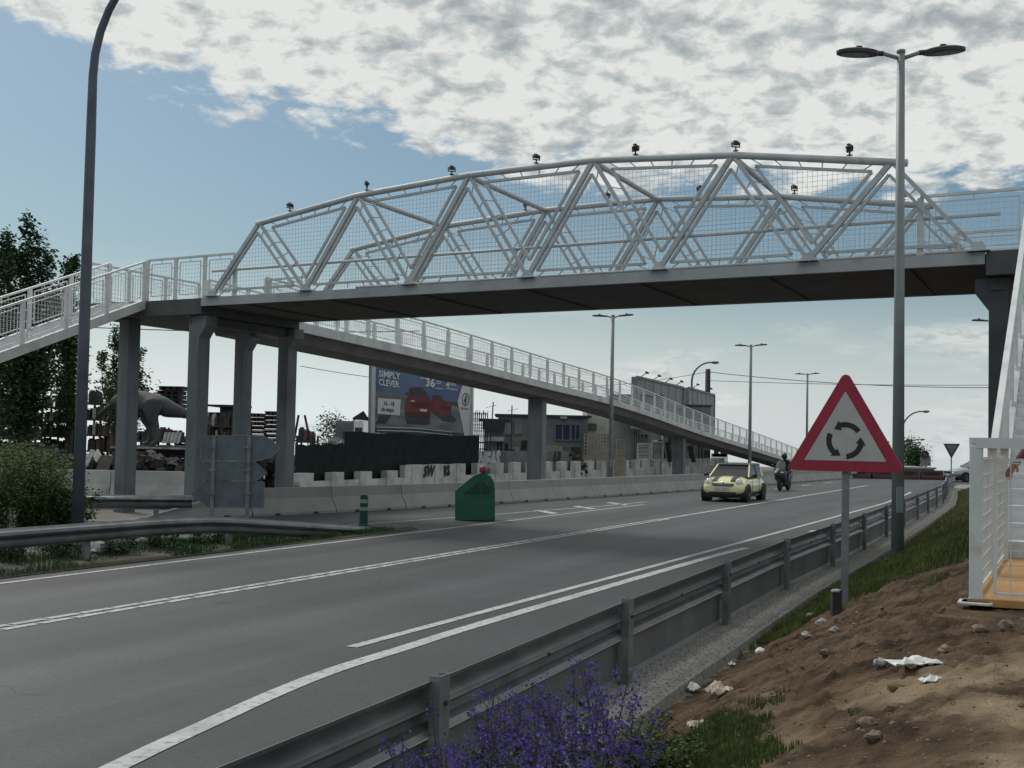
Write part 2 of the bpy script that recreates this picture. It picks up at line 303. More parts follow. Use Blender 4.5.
# ------------------------------------------------------------------ world and sun
SUN_AZ=R(-38); SUN_EL=R(48)       # azimuth from the view direction (+Y) towards +X
wd=bpy.data.worlds.new('World'); sc.world=wd; wd.use_nodes=True
def world():
    nt=wd.node_tree; ns=nt.nodes; lk=nt.links; ns.clear()
    out=ns.new('ShaderNodeOutputWorld'); 
    sky=ns.new('ShaderNodeTexSky'); sky.sky_type='NISHITA'; sky.sun_disc=False; sky.sun_elevation=SUN_EL; sky.sun_rotation=SUN_AZ
    sky.air_density=1.0; sky.dust_density=1.6; sky.ozone_density=1.6
    hs=ns.new('ShaderNodeHueSaturation'); hs.inputs['Saturation'].default_value=1.0; lk.new(sky.outputs[0],hs.inputs['Color'])
    tint=ns.new('ShaderNodeMix'); tint.data_type='RGBA'; tint.blend_type='MULTIPLY'; tint.inputs['Factor'].default_value=1; tint.inputs['B'].default_value=(.80,.95,.96,1)
    lk.new(hs.outputs[0],tint.inputs['A'])
    bg=ns.new('ShaderNodeBackground'); bg.inputs['Strength'].default_value=.070; lk.new(tint.outputs['Result'],bg.inputs['Color'])
    tc=ns.new('ShaderNodeTexCoord'); sp=ns.new('ShaderNodeSeparateXYZ'); lk.new(tc.outputs['Generated'],sp.inputs[0])
    def math_(op,a,b=None,c=None,clamp=False):
        n=ns.new('ShaderNodeMath'); n.operation=op; n.use_clamp=clamp
        for i,x in enumerate((a,b,c)):
            if x is None: continue
            if isinstance(x,(int,float)): n.inputs[i].default_value=x
            else: lk.new(x,n.inputs[i])
        return n.outputs[0]
    X,Y,Z=sp.outputs
    zz=math_('ADD',math_('MAXIMUM',Z,0.0),.30)
    cx=math_('DIVIDE',X,zz); cy=math_('DIVIDE',Y,zz)
    cb=ns.new('ShaderNodeCombineXYZ'); lk.new(cx,cb.inputs[0]); lk.new(cy,cb.inputs[1])
    def nz(scale,detail,rough,vec=None,dist=0,off=(0,0,0)):
        mp=ns.new('ShaderNodeMapping'); mp.inputs['Location'].default_value=off; lk.new(vec or cb.outputs[0],mp.inputs['Vector'])
        n=ns.new('ShaderNodeTexNoise'); n.inputs['Scale'].default_value=scale; n.inputs['Detail'].default_value=detail; n.inputs['Roughness'].default_value=rough; n.inputs['Distortion'].default_value=dist
        lk.new(mp.outputs[0],n.inputs['Vector']); return n.outputs['Fac']
    def sstep(v,a,b,lo=0,hi=1):
        m=ns.new('ShaderNodeMapRange'); m.interpolation_type='SMOOTHSTEP'; m.inputs['From Min'].default_value=a; m.inputs['From Max'].default_value=b
        m.inputs['To Min'].default_value=lo; m.inputs['To Max'].default_value=hi; lk.new(v,m.inputs['Value']); return m.outputs[0]
    # lower limit of the cloud bank as a function of bearing
    fc=ns.new('ShaderNodeFloatCurve'); c=fc.mapping.curves[0]
    pts=[(0,.34),(.20,.262),(.27,.25),(.34,.240),(.43,.226),(.50,.202),(.56,.188),(.70,.180),(.85,.176),(1,.18)]
    c.points[0].location=pts[0]; c.points[1].location=pts[-1]
    for p in pts[1:-1]: c.points.new(*p)
    fc.mapping.update(); lk.new(math_('MULTIPLY_ADD',X,1.0,.5,clamp=True),fc.inputs['Value'])
    dz=math_('SUBTRACT',Z,fc.outputs[0])
    nl=nz(1.9,3,.5,dist=.3,off=(3,1,0)); nm=nz(10.5,10,.60,dist=.2,off=(1.3,.2,0))
    base=math_('MULTIPLY',dz,20.0)
    dens=math_('ADD',base,math_('MULTIPLY',math_('SUBTRACT',nl,.5),1.0))
    dens=math_('ADD',dens,math_('MULTIPLY',math_('SUBTRACT',nm,.5),2.6))
    m1=sstep(dens,-.02,.42)
    # thin veil right of the bank
    # low cloud patches near the horizon
    cb2=ns.new('ShaderNodeCombineXYZ'); lk.new(math_('MULTIPLY',X,5.0),cb2.inputs[0]); lk.new(math_('MULTIPLY',Z,22.0),cb2.inputs[1])
    n5=nz(1.0,7,.55,vec=cb2.outputs[0],off=(1.7,.6,0),dist=.2)
    low=math_('MULTIPLY',sstep(n5,.50,.68),sstep(Z,.125,.06)); low=math_('MULTIPLY',low,.75)
    # one cumulus to the right of the lamp post
    ddx=math_('DIVIDE',math_('SUBTRACT',X,.325),.060); ddz=math_('DIVIDE',math_('SUBTRACT',Z,.082),.016)
    rr=math_('SQRT',math_('ADD',math_('MULTIPLY',ddx,ddx),math_('MULTIPLY',ddz,ddz)))
    nn=nz(3.0,8,.6,vec=cb2.outputs[0],off=(5,3,0))
    puff=sstep(math_('ADD',math_('SUBTRACT',1.0,rr),math_('MULTIPLY',math_('SUBTRACT',nn,.5),2.0)),0,.9,0,.62)
    # horizon haze, brighter to the left where the sun is
    hz=sstep(Z,.15,.0); hl=sstep(X,.25,-.25,.72,1.0); haze=math_('MULTIPLY',hz,hl)
    mcl=math_('MAXIMUM',m1,math_('MAXIMUM',low,puff))
    # cloud shade
    nsd=nz(19.0,9,.58,dist=.25,off=(1.36,.27,0)); nsl=nz(.8,2,.5,off=(4,7,0))
    nsm=nz(5.0,4,.5,off=(2,5,0)); sh=math_('ADD',math_('ADD',math_('MULTIPLY',nsd,.72),math_('MULTIPLY',nsm,.13)),math_('MULTIPLY',nsl,.15)); sh=math_('SUBTRACT',sh,math_('MULTIPLY',sstep(dz,.03,.16),.030))
    cr=ns.new('ShaderNodeValToRGB'); el=cr.color_ramp.elements
    el[0].position=.35; el[0].color=(.38,.42,.44,1); el[1].position=.515; el[1].color=(.80,.82,.79,1)
    e=el.new(.435); e.color=(.55,.59,.59,1); lk.new(sh,cr.inputs['Fac'])
    bgc=ns.new('ShaderNodeBackground'); bgc.inputs['Strength'].default_value=.95; lk.new(cr.outputs[0],bgc.inputs['Color'])
    bgh=ns.new('ShaderNodeBackground'); bgh.inputs['Strength'].default_value=.95; bgh.inputs['Color'].default_value=(.80,.87,.89,1)
    mh=ns.new('ShaderNodeMixShader'); lk.new(haze,mh.inputs[0]); lk.new(bg.outputs[0],mh.inputs[1]); lk.new(bgh.outputs[0],mh.inputs[2])
    mc=ns.new('ShaderNodeMixShader'); lk.new(mcl,mc.inputs[0]); lk.new(mh.outputs[0],mc.inputs[1]); lk.new(bgc.outputs[0],mc.inputs[2])
    lk.new(mc.outputs[0],out.inputs[0])
world()
sl=bpy.data.lights.new('sun','SUN'); sl.energy=1.9; sl.angle=R(15); sl.color=(1,.95,.88)
so=bpy.data.objects.new('sun',sl); col.objects.link(so)
sd=Vector((math.sin(SUN_AZ)*math.cos(SUN_EL),math.cos(SUN_AZ)*math.cos(SUN_EL),math.sin(SUN_EL)))
so.rotation_euler=sd.to_track_quat('Z','Y').to_euler(); so.location=(0,0,30)
sc.view_settings.view_transform='Standard'; sc.view_settings.look='None'; sc.view_settings.exposure=0; sc.view_settings.gamma=1
# ================================================================== SETTING
RAIL=[(-8,-2.7),(-1,-3.1),(4.3,-3.3),(6.7,-3.42),(10.7,-3.65),(14.6,-3.8),(18.7,-3.95),(25,-4.02),(38,-4.35),(50.4,-4.75),(58,-5.3),(66.3,-6.0),(72,-5.6),(78,-3.2),(82,1.5)]
def drail(s): return lerp(RAIL[:-3],s)
PROF=[(-.2,-.05),(.42,-.07),(.62,-.05),(.85,.06),(1.15,.26),(1.5,.42),(2.2,.74),(2.9,.97),(3.3,1.01),(9,1.05)]
def plateau(s): return lerp([(0,.60),(3.5,.68),(9,1.0),(24,1.0),(40,.75),(58,.15),(70,.05),(400,.05)],s)
def gz0(s,d): 
    e=d-drail(s); return lerp(PROF,e)*plateau(s)
def gz(s,d,rough=True):
    e=d-drail(s); z=gz0(s,d)
    if rough:
        x,y=XY(s,d); am=lerp([(.4,.0),(.75,.5),(1.2,1.1),(2.6,1.1),(3.4,.7),(9,.5)],e)*lerp([(0,.5),(6.2,.55),(8,1.1),(30,1)],s)*lerp([(0,1),(30,1),(60,.2)],s)
        n=noise.fractal(Vector((x*1.3,y*1.3,0)),1.0,2.0,3)*.03+noise.fractal(Vector((x*8,y*8,3)),.55,2.1,5)*.022
        c=max(0,noise.noise(Vector((x*13,y*13,7)))-.22)*.07+.018*noise.noise(Vector((x*22,y*22,2)))
        z+= (n+c)*am
        # worn flat pad under and around the stair foot
        if 9.3<s<14.5 and d>-1.1: z=max(min(z,1.0),.985) if d>-.9 else min(z,1.0)
    return z
# big ground
def gf(Y): return 0 if Y<125 else -(Y-125)*.04       # beyond the crest the land falls away
g=MB(); ys=[-300,0,125,140,400,2600]; g.add([(x,y,-.06+gf(y)) for y in ys for x in (-1800,1800)],[(2*i,2*i+1,2*i+3,2*i+2) for i in range(len(ys)-1)])
struct(g.build('ground','yard'))
# dirt bank, one height field
def hf(name,mat,s_list,d_fun,nd,zf,uv=None):
    m=MB(); vs=[];fs=[]
    for s in s_list:
        d0,d1=d_fun(s)
        for j in range(nd+1):
            t=j/nd; d=d0+(d1-d0)*(t**1.0); vs.append(P(s,d,zf(s,d)))
    for i in range(len(s_list)-1):
        for j in range(nd): a=i*(nd+1)+j; fs.append((a,a+1,a+nd+2,a+nd+1))
    m.add(vs,fs); o=m.build(name,mat,smooth=True); return struct(o)
sl_=[ -4+.25*i for i in range(26)]; s=2.5
while s<90: sl_.append(s); s+= .028 if s<14 else (.07 if s<20 else (.2 if s<35 else .6))
def nonuni(s_list):
    m=MB(); vs=[];fs=[]; es=[]; e=.30
    while e<3.8: es.append(e); e+=.028
    while e<9: es.append(e); e+=.2
    while e<60: es.append(e); e*=1.25
    nd=len(es)-1
    for s in s_list:
        for e in es: d=drail(s)+e; vs.append(P(s,d,gz(s,d)))
    for i in range(len(s_list)-1):
        for j in range(nd): a=i*(nd+1)+j; fs.append((a,a+1,a+nd+2,a+nd+1))
    m.add(vs,fs); return struct(m.build('dirt_bank','dirt',smooth=True))
nonuni(sl_)
# concrete gutter strip under the right rail
m=MB(); rings=[]; ss=[-6+.5*i for i in range(170)]
for s in ss:
    d=drail(s); rings.append([P(s,d-.42,-.02),P(s,d-.40,.03),P(s,d+.40,.045),P(s,d+.46,.02),P(s,d+.48,-.12)])
m.loft(rings,cap=False,closed=False); struct(m.build('gutter_strip','strip'))
# asphalt sheet
BAR=[(-8.9,31.2),(-6.3,34.1),(-3.5,38.1),(-.5,42.9),(4.1,50.7),(8.8,59.2),(17.2,75.2),(26,92),(40,118)]
m=MB(); left=[XY(-12,-21.5),XY(10,-21.5),(-14,29.0)]+[(-9.6,30.6)]+BAR
right=[XY(s,drail(s)-.38) for s in range(-12,70,4)]+[XY(74,-5.3),XY(80,-2),XY(86,6),XY(92,26)]
poly=[(x,y) for x,y in right]+list(reversed(left))
m.add([(x,y,0) for x,y in poly],[tuple(range(len(poly)))])
from mathutils.geometry import tessellate_polygon
tri=tessellate_polygon([[Vector((x,y,0)) for x,y in poly]])
m.v=[]; m.f=[]; m.mi=[]; m.add([(x,y,0) for x,y in poly],[tuple(t) for t in tri]); struct(m.build('road','asphalt'))
# markings: each line one flat strip 4 mm above
def strip(name,pts,w,z=.006,mat='roadpaint'):
    m=MB(); rings=[]
    pts=[Vector((p[0],p[1],0)) for p in pts]
    vs=[];fs=[]
    for i,p in enumerate(pts):
        t=(pts[min(i+1,len(pts)-1)]-pts[max(i-1,0)]).normalized(); nn=Vector((t.y,-t.x,0))
        vs+= [p-nn*w/2+Vector((0,0,z)),p+nn*w/2+Vector((0,0,z))]
    for i in range(len(pts)-1): fs.append((2*i,2*i+1,2*i+3,2*i+2))
    m.add(vs,fs); return struct(m.build(name,mat))
# right edge line
strip('road_edge_line',[XY(s,lerp([(0,-6.8),(13,-6.78),(20,-6.76),(30,-6.76),(50,-6.78),(62,-7.3),(70,-8.0)],s)) for s in [11.35+i*1.5 for i in range(36)]],.13)
# line that leaves the edge and widens to the near left
pp=[(-3.85,0),(-3.38,3),(-2.93,6)]+[tuple(G(*q)[:2]) for q in ((127,762),(204,726),(280,691.5),(338,669),(405,648),(503,617.5),(704,559),(747,548))]
sm=[]
for i in range(len(pp)-1):
    p0=pp[max(i-1,0)];p1=pp[i];p2=pp[i+1];p3=pp[min(i+2,len(pp)-1)]
    for k in range(6):
        t=k/6; sm.append(tuple(.5*((2*b)+(-a+c)*t+(2*a-5*b+4*c-d)*t*t+(-a+3*b-3*c+d)*t**3) for a,b,c,d in zip(p0,p1,p2,p3)))
sm.append(pp[-1]); strip('road_merge_line',sm,.18)
# left edge line (turns dashed)
strip('road_left_line',[XY(s,-13.72 if s<38 else -13.72+(s-38)*.02) for s in [-10+i*2 for i in range(27)]],.11)
m=MB()
for k in range(6):
    s0=48+k*6.5; a=P(s0,-13.35,.006);b=P(s0+2.5,-13.35,.006)
    m.add([a-N*.07,a+N*.07,b+N*.07,b-N*.07],[(0,1,2,3)])
struct(m.build('road_lane_dashes','roadpaint'))
# rib line: two rows of slanted ribs
m=MB(); s=-6.0
while s<34:
    for dd,o in ((-.075,0),(.085,.22)):
        a=s+o; L=.50
        d1=-10.66+dd*1.25
        m.add([P(a,d1-.055,.006),P(a,d1+.06,.006),P(a+L,d1+.045,.006),P(a+L,d1-.06,.006)],[(0,1,2,3)])
    m.add([P(s+.40,-10.735,.0065),P(s+.40,-10.70,.0065),P(s+.52,-10.575,.0065),P(s+.52,-10.62,.0065)],[(0,1,2,3)])
    s+=.54
struct(m.build('road_rib_line','roadpaint'))
strip('road_centre_line',[XY(s,-10.66) for s in (34,45,60,72)],.14)
# gore: pale hatch bars between main road and slip lane
m=MB()
for k in range(3):
    s0=34.5+k*3.2; wd_=.35+.25*k*0
    m.add([P(s0,-14.0,.006),P(s0+.5,-14.0,.006),P(s0+1.7,-15.1,.006),P(s0+1.2,-15.1,.006)],[(0,1,2,3)])
struct(m.build('road_gore_hatching','roadpaint'))
m=MB(); m.add([P(32,-6.2,.006),P(32.6,-6.2,.006),P(33.8,-5.0,.006),P(33.2,-5.0,.006)],[(0,1,2,3)])
struct(m.build('road_shoulder_hatching','roadpaint'))
strip('slip_road_line',[XY(s,lerp([(24,-16.4),(30,-15.6),(40,-14.4),(44,-14.2)],s)) for s in range(26,45,2)],.11)
# verge under the left rail (wedge)
vw=[(-10,-14.15,-17.5),(0,-14.15,-17.5),(8,-14.15,-17.4),(14,-14.15,-17.1),(18,-14.15,-16.7),(21,-14.15,-16.2),(24,-14.1,-15.5),(26.5,-14.1,-14.5)]
m=MB(); vs=[];fs=[]; nn_=14
sv=[-10+.5*i for i in range(74)]
for s in sv:
    a=lerp([(x[0],x[1]) for x in vw],s); b=lerp([(x[0],x[2]) for x in vw],s)
    for j in range(nn_+1):
        t=j/nn_; d=a+(b-a)*t; x,y=XY(s,d); vs.append(P(s,d,.012+.05*math.sin(math.pi*t)*(1+noise.noise(Vector((x,y,0))))))
for i in range(len(sv)-1):
    for j in range(nn_): a=i*(nn_+1)+j; fs.append((a,a+nn_+1,a+nn_+2,a+1))
m.add(vs,fs); struct(m.build('verge','verge',smooth=True))
# ================================================================== GUARDRAILS
WB=[(.0,.0),(.02,.03),(.075,.055),(.085,.10),(.03,.14),(.0,.155),(.03,.17),(.085,.21),(.075,.255),(.02,.28),(.0,.31)]  # (out, down)
def wbeam(path_fn, ss, out, ztop, thick=.006, name='beam', parent=None, o=(0,0,0), mat='galv'):
    m=MB(o); rings=[]
    for s in ss:
        d=path_fn(s); z=ztop(s) if callable(ztop) else ztop
        r=[P(s,d+out*a,z-b) for a,b in WB]+[P(s,d+out*(a-thick),z-b) for a,b in reversed(WB)]
        rings.append(r)
    m.loft(rings); return m.build(name,mat,parent)
def rail_posts(sp, path_fn, ztop, parent, o, w=.12, dpt=.07, side=0.0, zb=None, name='post'):
    for s in sp:
        d=path_fn(s)+side; z=ztop(s) if callable(ztop) else ztop
        m=MB(o); c=P(s,d,0); zz=-.1 if zb is None else zb(s)
        # C-shaped post: web and two flanges
        m.cbox(P(s,d+.03,(z+zz)/2),w,.008,z-zz,-math.atan2(SN,CS)+R(90)-R(90)+0)
        m.v=[];m.f=[];m.mi=[]
        ang=math.pi/2-YAW
        for (cx,cy,sx,sy) in ((0,.0,.006,.12),(.03,.057,.06,.006),(.03,-.057,.06,.006)):
            pass
        Rm=lambda u,v,zq: P(s+u,d+v,zq)
        def bx(u0,u1,v0,v1): 
            m.add([Rm(u0,v0,zz),Rm(u1,v0,zz),Rm(u1,v1,zz),Rm(u0,v1,zz),Rm(u0,v0,z),Rm(u1,v0,z),Rm(u1,v1,z),Rm(u0,v1,z)],[(0,1,2,3),(4,7,6,5),(0,4,5,1),(1,5,6,2),(2,6,7,3),(3,7,4,0)])
        bx(-w/2,w/2,.052,.060); bx(-w/2,-w/2+.007,-.01,.052); bx(w/2-.007,w/2,-.01,.052)
        m.build(name,'galv_dull',parent)
# right rail
RT=.75
o=P(11,drail(11),0); rr=thing('guardrail','long galvanised steel guardrail with a lower panel running along the dirt bank beside the road','guardrail',o)
ss=[-5+i*.8 for i in range(96)]; ss=[s for s in ss if s<72]
rr_path=lambda s: drail(s)
wbeam(rr_path,ss,-1,RT,name='beam',parent=rr,o=o)
m=MB(o); rings=[]
for s in ss:
    d=drail(s)-.05
    rings.append([P(s,d,.40),P(s,d-.03,.37),P(s,d-.035,.08),P(s,d,.035),P(s,d+.006,.035),P(s,d-.027,.08),P(s,d-.022,.37),P(s,d+.006,.40)])
m.loft(rings); m.build('lower_panel','panel_galv',rr)
# post stations by arc length
pts=[]; s=6.68; 
while s<66: pts.append(s); s+=4.05
pts=[6.68-4.05,6.68-8.1]+pts
rail_posts(pts,lambda s: drail(s)+.0,RT+.03,rr,o,w=.13)
for s in pts:
    m=MB(o); m.prism([P(s-.05,drail(s)-.02,.66),P(s+.05,drail(s)-.02,.66),P(s+.05,drail(s)-.02,.52),P(s-.05,drail(s)-.02,.52)],(0,0,0),tuple(N*.07)); m.build('spacer','galv_dull',rr); m=MB(o); m.tube([P(s,drail(s)+.058,.62),P(s,drail(s)+.078,.62)],.014,8); m.build('bolt','dark',rr); m=MB(o); L_=s+2.0; m.tube([P(L_,drail(L_)-.004,.595),P(L_,drail(L_)+.018,.595)],.013,8); m.build('bolt','rust',rr)
# near-left rail
lp=lambda s: lerp([(-10,-15.4),(4,-14.9),(14,-14.72),(19,-14.6),(24,-14.5),(28,-14.3)],s)
lz=lambda s: lerp([(-10,.64),(18,.64),(19.5,.60),(24.8,.12),(25.5,.05)],s)
o=P(14,lp(14),0); lr=thing('guardrail','weathered steel guardrail on the left verge dipping to the ground at its right end','guardrail',o)
wbeam(lp,[-8+.8*i for i in range(42)],1,lambda s: lz(s)+.02,name='beam',parent=lr,o=o,mat='galv')
rail_posts([4.5,8.5,12.4,16.3,20.0],lp,lambda s: lz(s)-.03,lr,o,w=.12,side=-.13)
# far-left rail (behind it)
fa=Vector((-22,27.6,0)); fb=Vector((-7.75,31.35,0)); 
o=(fa+fb)/2; fr=thing('guardrail','straight steel guardrail farther back, from behind the shrub to the direction sign','guardrail',o)
def linebeam(a,b,zt,parent,o,side=1):
    dr=(b-a).normalized(); nn=Vector((dr.y,-dr.x,0))*side; m=MB(o); rings=[]
    L=(b-a).length; k=int(L/2)
    for i in range(k+1):
        p=a+dr*(L*i/k); rings.append([p+nn*x+Vector((0,0,zt-y)) for x,y in WB]+[p+nn*(x-.006)+Vector((0,0,zt-y)) for x,y in reversed(WB)])
    m.loft(rings); m.build('beam','galv',parent)
    for i in range(0,k+1,2):
        p=a+dr*(L*(i+.6)/k)
        if (p-a).length<L: mm=MB(o); mm.cbox(p-nn*.04+Vector((0,0,zt/2-.1)),.12,.06,zt+.15,math.atan2(dr.y,dr.x)); mm.build('post','galv_dull',parent)
linebeam(fa,fb,.62,fr,o)
# ================================================================== CONCRETE BARRIERS
JP=[(-.30,0),(-.30,.07),(-.22,.22),(-.10,.44),(-.085,.72),(.085,.72),(.10,.44),(.22,.22),(.30,.07),(.30,0)]
def barrier_block(a,b,label,group,ends=(1,1),h=1.0,mat='concrete'):
    a=Vector((*a,0));b=Vector((*b,0)); dr=(b-a).normalized(); nn=Vector((dr.y,-dr.x,0)); L=(b-a).length
    m=MB(a); rings=[]
    for t,k in ((.012,ends[0]),(L-.012,ends[1])):
        rings.append([a+dr*t+nn*x+Vector((0,0,max(z*h*k,0.0)))+Vector((0,0,.004)) for x,z in JP])
    if ends[0]<1: rings[0]=[a+nn*x*.9+Vector((0,0,.005+z*.08)) for x,z in JP]
    m.loft(rings)
    # drainage notches (dark scuppers) at the foot
    ob=m.build('concrete_barrier',mat); ob.location=a; 
    tag(ob,label,'barrier',group)
    for q in (.28,.74):
        n_=MB(a); p=a+dr*L*q; n_.prism([p+nn*.302-dr*.10+Vector((0,0,.0)),p+nn*.302+dr*.10,p+nn*.302+dr*.08+Vector((0,0,.065)),p+nn*.302-dr*.08+Vector((0,0,.065))],tuple(-nn*.1),tuple(nn*.004)); n_.build('drain_slot','black',ob)
    return ob
def along(path,step,s0=0):
    pts=[Vector((*p,0)) for p in path]; out=[]; acc=0; nxt=s0
    for a,b in zip(pts,pts[1:]):
        L=(b-a).length
        while nxt<=acc+L: out.append(tuple((a+(b-a)*((nxt-acc)/L))[:2])); nxt+=step
        acc+=L
    return out
bp=along(BAR[:-1],3.04,0)
ORD=['first','second','third','fourth','fifth','sixth','seventh','eighth','ninth','tenth','eleventh','twelfth','thirteenth','fourteenth','fifteenth','sixteenth','seventeenth','eighteenth','nineteenth','twentieth','twenty-first','twenty-second','twenty-third','twenty-fourth','twenty-fifth','twenty-sixth']
def ordn(i): return ORD[i] if i<len(ORD) else 'farthest'
for i,(a,b) in enumerate(zip(bp,bp[1:])):
    k=i-1
    lab='sloped end block of the long concrete barrier, behind the direction sign' if i==0 else '%s grey concrete barrier block counting right from the sloped end block'%ordn(i-1)
    barrier_block(a,b,lab,'concrete barrier blocks along the slip road',ends=(0,1) if i==0 else (1,1))
# left far run, taller and paler
L0=Vector((-19.5,36.9,0)); L1=Vector((-8.9,37.3,0)); nb=4
for i in range(nb):
    a=L0+(L1-L0)*(i/nb); b=L0+(L1-L0)*((i+1)/nb)
    lab=['pale barrier block behind the shrub at the left edge','pale barrier block just left of the tall blue lamp post','pale barrier block between lamp post and first bridge pillar','pale barrier block between the two leftmost bridge pillars'][i]
    barrier_block(tuple(a[:2]),tuple(b[:2]),lab,'pale barrier blocks below the scrap yard',h=1.4,mat='whitewall')
# ================================================================== FOOTBRIDGE
C1=28.1; ZD=5.67; ZB=5.45; OFF=U*4.6
def nearX(px): 
    k=(px-512)/FPX; return k*C1/(1+.63*k)
def NP(x,z): return Vector((x,C1-.63*x,z))
def npx(px,z): return NP(nearX(px),z)
bu=Vector((1,-.63,0)).normalized()      # along the bridge
def up(v,z): return Vector((v.x,v.y,z))
Bx=[-.2782+.0957*i for i in range(7)]
Bx=[b*C1 for b in (-.2782,-.1823,-.0862,.0105,.1062,.2015,.2965)]
Txp=[254.7,357.8,470,595,739,902]; Tz=[7.48,7.91,8.10,8.12,7.91,7.46]
T=[NP((Bx[i]+Bx[i+1])/2,Tz[i]) for i in range(6)]
B=[NP(b,ZD+.03) for b in Bx]
A_=NP(-7.94,0)
bridge=thing('footbridge','pale steel truss footbridge crossing above the road on concrete pillars','footbridge',NP(0,0))
OB=NP(0,0)
# deck
eL=NP(-8.15,0); eR=NP(8.42,0)
m=MB(OB); m.prism([up(eL,ZB),up(eR,ZB),up(eR,ZD),up(eL,ZD)],(0,0,0),tuple(U*.10))
fasc=m
deck=MB(OB); deck.prism([up(eL+U*.103,ZB+.03),up(eR+U*.103,ZB+.03),up(eR+OFF-U*.003,ZB+.03),up(eL+OFF-U*.003,ZB+.03)],(0,0,0),(0,0,.17))
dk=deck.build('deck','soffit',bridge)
fasc.build('edge_beam','fascia',bridge)
m=MB(OB); a=eL+OFF; b=eR+OFF; m.prism([up(a,ZB),up(b,ZB),up(b,ZD),up(a,ZD)],(0,0,0),tuple(U*.10)); m.build('edge_beam','fascia',bridge)
for i in range(7):
    p=eL+(eR-eL)*((i+.5)/7)+U*.1; q=p+OFF-U*.1
    m=MB(OB); m.bar(up(p,ZB+.01),up(q,ZB+.01),.10,.04); m.build('crossbeam','soffit',dk)
def inset(tri,dist):
    c=[Vector(p) for p in tri]; n=(c[1]-c[0]).cross(c[2]-c[0]).normalized(); out=[]
    ed=[]
    for i in range(3):
        a=c[i];b=c[(i+1)%3]; e=(b-a).normalized(); inn=n.cross(e); 
        dd=dist[i] if isinstance(dist,(list,tuple)) else dist
        ed.append((a+inn*dd,e))
    for i in range(3):
        p,e=ed[i-1]; q,f=ed[i]
        # intersect lines in plane
        d=q-p; x=e; y=f; cr=x.cross(y); t=d.cross(y).dot(cr)/cr.dot(cr); out.append(p+x*t)
    return out,n
def mesh_panel(poly,parent,o,pitch=.10,wire=.0048,frame=.056,tabs=None,name='mesh_panel',mat='paint',axis=None,fr=True,extra=None):
    m=MB(o); poly=[Vector(p) for p in poly]; n=(poly[1]-poly[0]).cross(poly[2]-poly[0]).normalized()
    if fr:
        for i in range(len(poly)): m.bar(poly[i],poly[(i+1)%len(poly)],frame,frame,up=tuple(n))
    h=Vector(axis) if axis else bu; h=(h-n*h.dot(n)).normalized(); v=n.cross(h)
    if abs(v.z)<abs(h.z): h,v=v,h
    c0=poly[0]
    for ax,ay in ((h,v),(v,h)):
        lo=min((p-c0).dot(ax) for p in poly); hi=max((p-c0).dot(ax) for p in poly)
        t=math.ceil((lo+.02)/pitch)*pitch
        while t<hi-.01:
            ys=[]
            for i in range(len(poly)):
                a=poly[i]-c0;b=poly[(i+1)%len(poly)]-c0; ta=a.dot(ax);tb=b.dot(ax)
                if (ta-t)*(tb-t)<0: f=(t-ta)/(tb-ta); ys.append((a+(b-a)*f).dot(ay))
            if len(ys)==2:
                m.bar(c0+ax*t+ay*ys[0],c0+ax*t+ay*ys[1],wire,wire,up=tuple(n))
            t+=pitch
    if extra: extra(m)
    return m.build(name,mat,parent)
def tabs(m,a,b,c,d,step=.5):
    # short tabs joining member a-b to frame line c-d
    L=(b-a).length; k=max(1,int(L/step))
    for i in range(k):
        t=(i+.5)/k; p=a+(b-a)*t; q=c+(d-c)*t; m.bar(p,q,.02,.02)
def truss(off,name):
    tr=MB(OB)
    Bo=[p+off for p in B]; To=[p+off for p in T]
    ends=[NP((Bx[0]+Bx[1])/2-.06,Tz[0]-.02)+off]+To[1:-1]+[NP((Bx[5]+Bx[6])/2+.25,Tz[5]-.05)+off]
    tr.tube(ends,.072,10); trs=tr.build('top_chord','paint',bridge,smooth=True)
    for i in range(6):
        for a,b in ((Bo[i],To[i]),(To[i],Bo[i+1])):
            m=MB(OB); e=(b-a).normalized(); m.bar(a,b-e*.05 if b.z>a.z else b,.085 if b.z>a.z else .065,.10 if b.z>a.z else .075); m.build('diagonal','paint',trs)
    for i in range(7):
        m=MB(OB); p=Bo[i]-Vector((0,0,.02)); q_=.16; m.prism([p-bu*q_,p+bu*q_,p+bu*q_*.45+Vector((0,0,.17)),p-bu*q_*.45+Vector((0,0,.17))],tuple(-U*.06),tuple(U*.06)); m.cbox(p+Vector((0,0,.008)),.42,.26,.016,-math.atan(.63)); m.build('gusset_plate','paint',trs)
    for i in range(6):
        tri=[Bo[i],Bo[i+1],To[i]]
        p,n=inset(tri,(.13,.19,.13) if True else .15)
        def ex(m): tabs(m,Bo[i+1],To[i],p[1],p[2],.42); tabs(m,Bo[i],Bo[i+1],p[0],p[1],.5)
        mesh_panel(p,trs,OB,extra=ex)
    for i in range(5):
        tri=[Bo[i+1],To[i+1],To[i]]
        p,n=inset(tri,(.17,.20,.24))
        def ex(m): tabs(m,To[i+1],To[i],p[1],p[2],.5); tabs(m,To[i],Bo[i+1],p[2],p[0],.42)
        mesh_panel(p,trs,OB,extra=ex)
    return trs
truss(Vector((0,0,0)),'near'); truss(OFF,'far')
for i in (1,2,3,4):
    m=MB(OB); m.tube([T[i]+U*.05-Vector((0,0,.03)),T[i]+OFF-U*.05-Vector((0,0,.03))],.062,10); m.build('top_brace','paint',bridge,smooth=True)
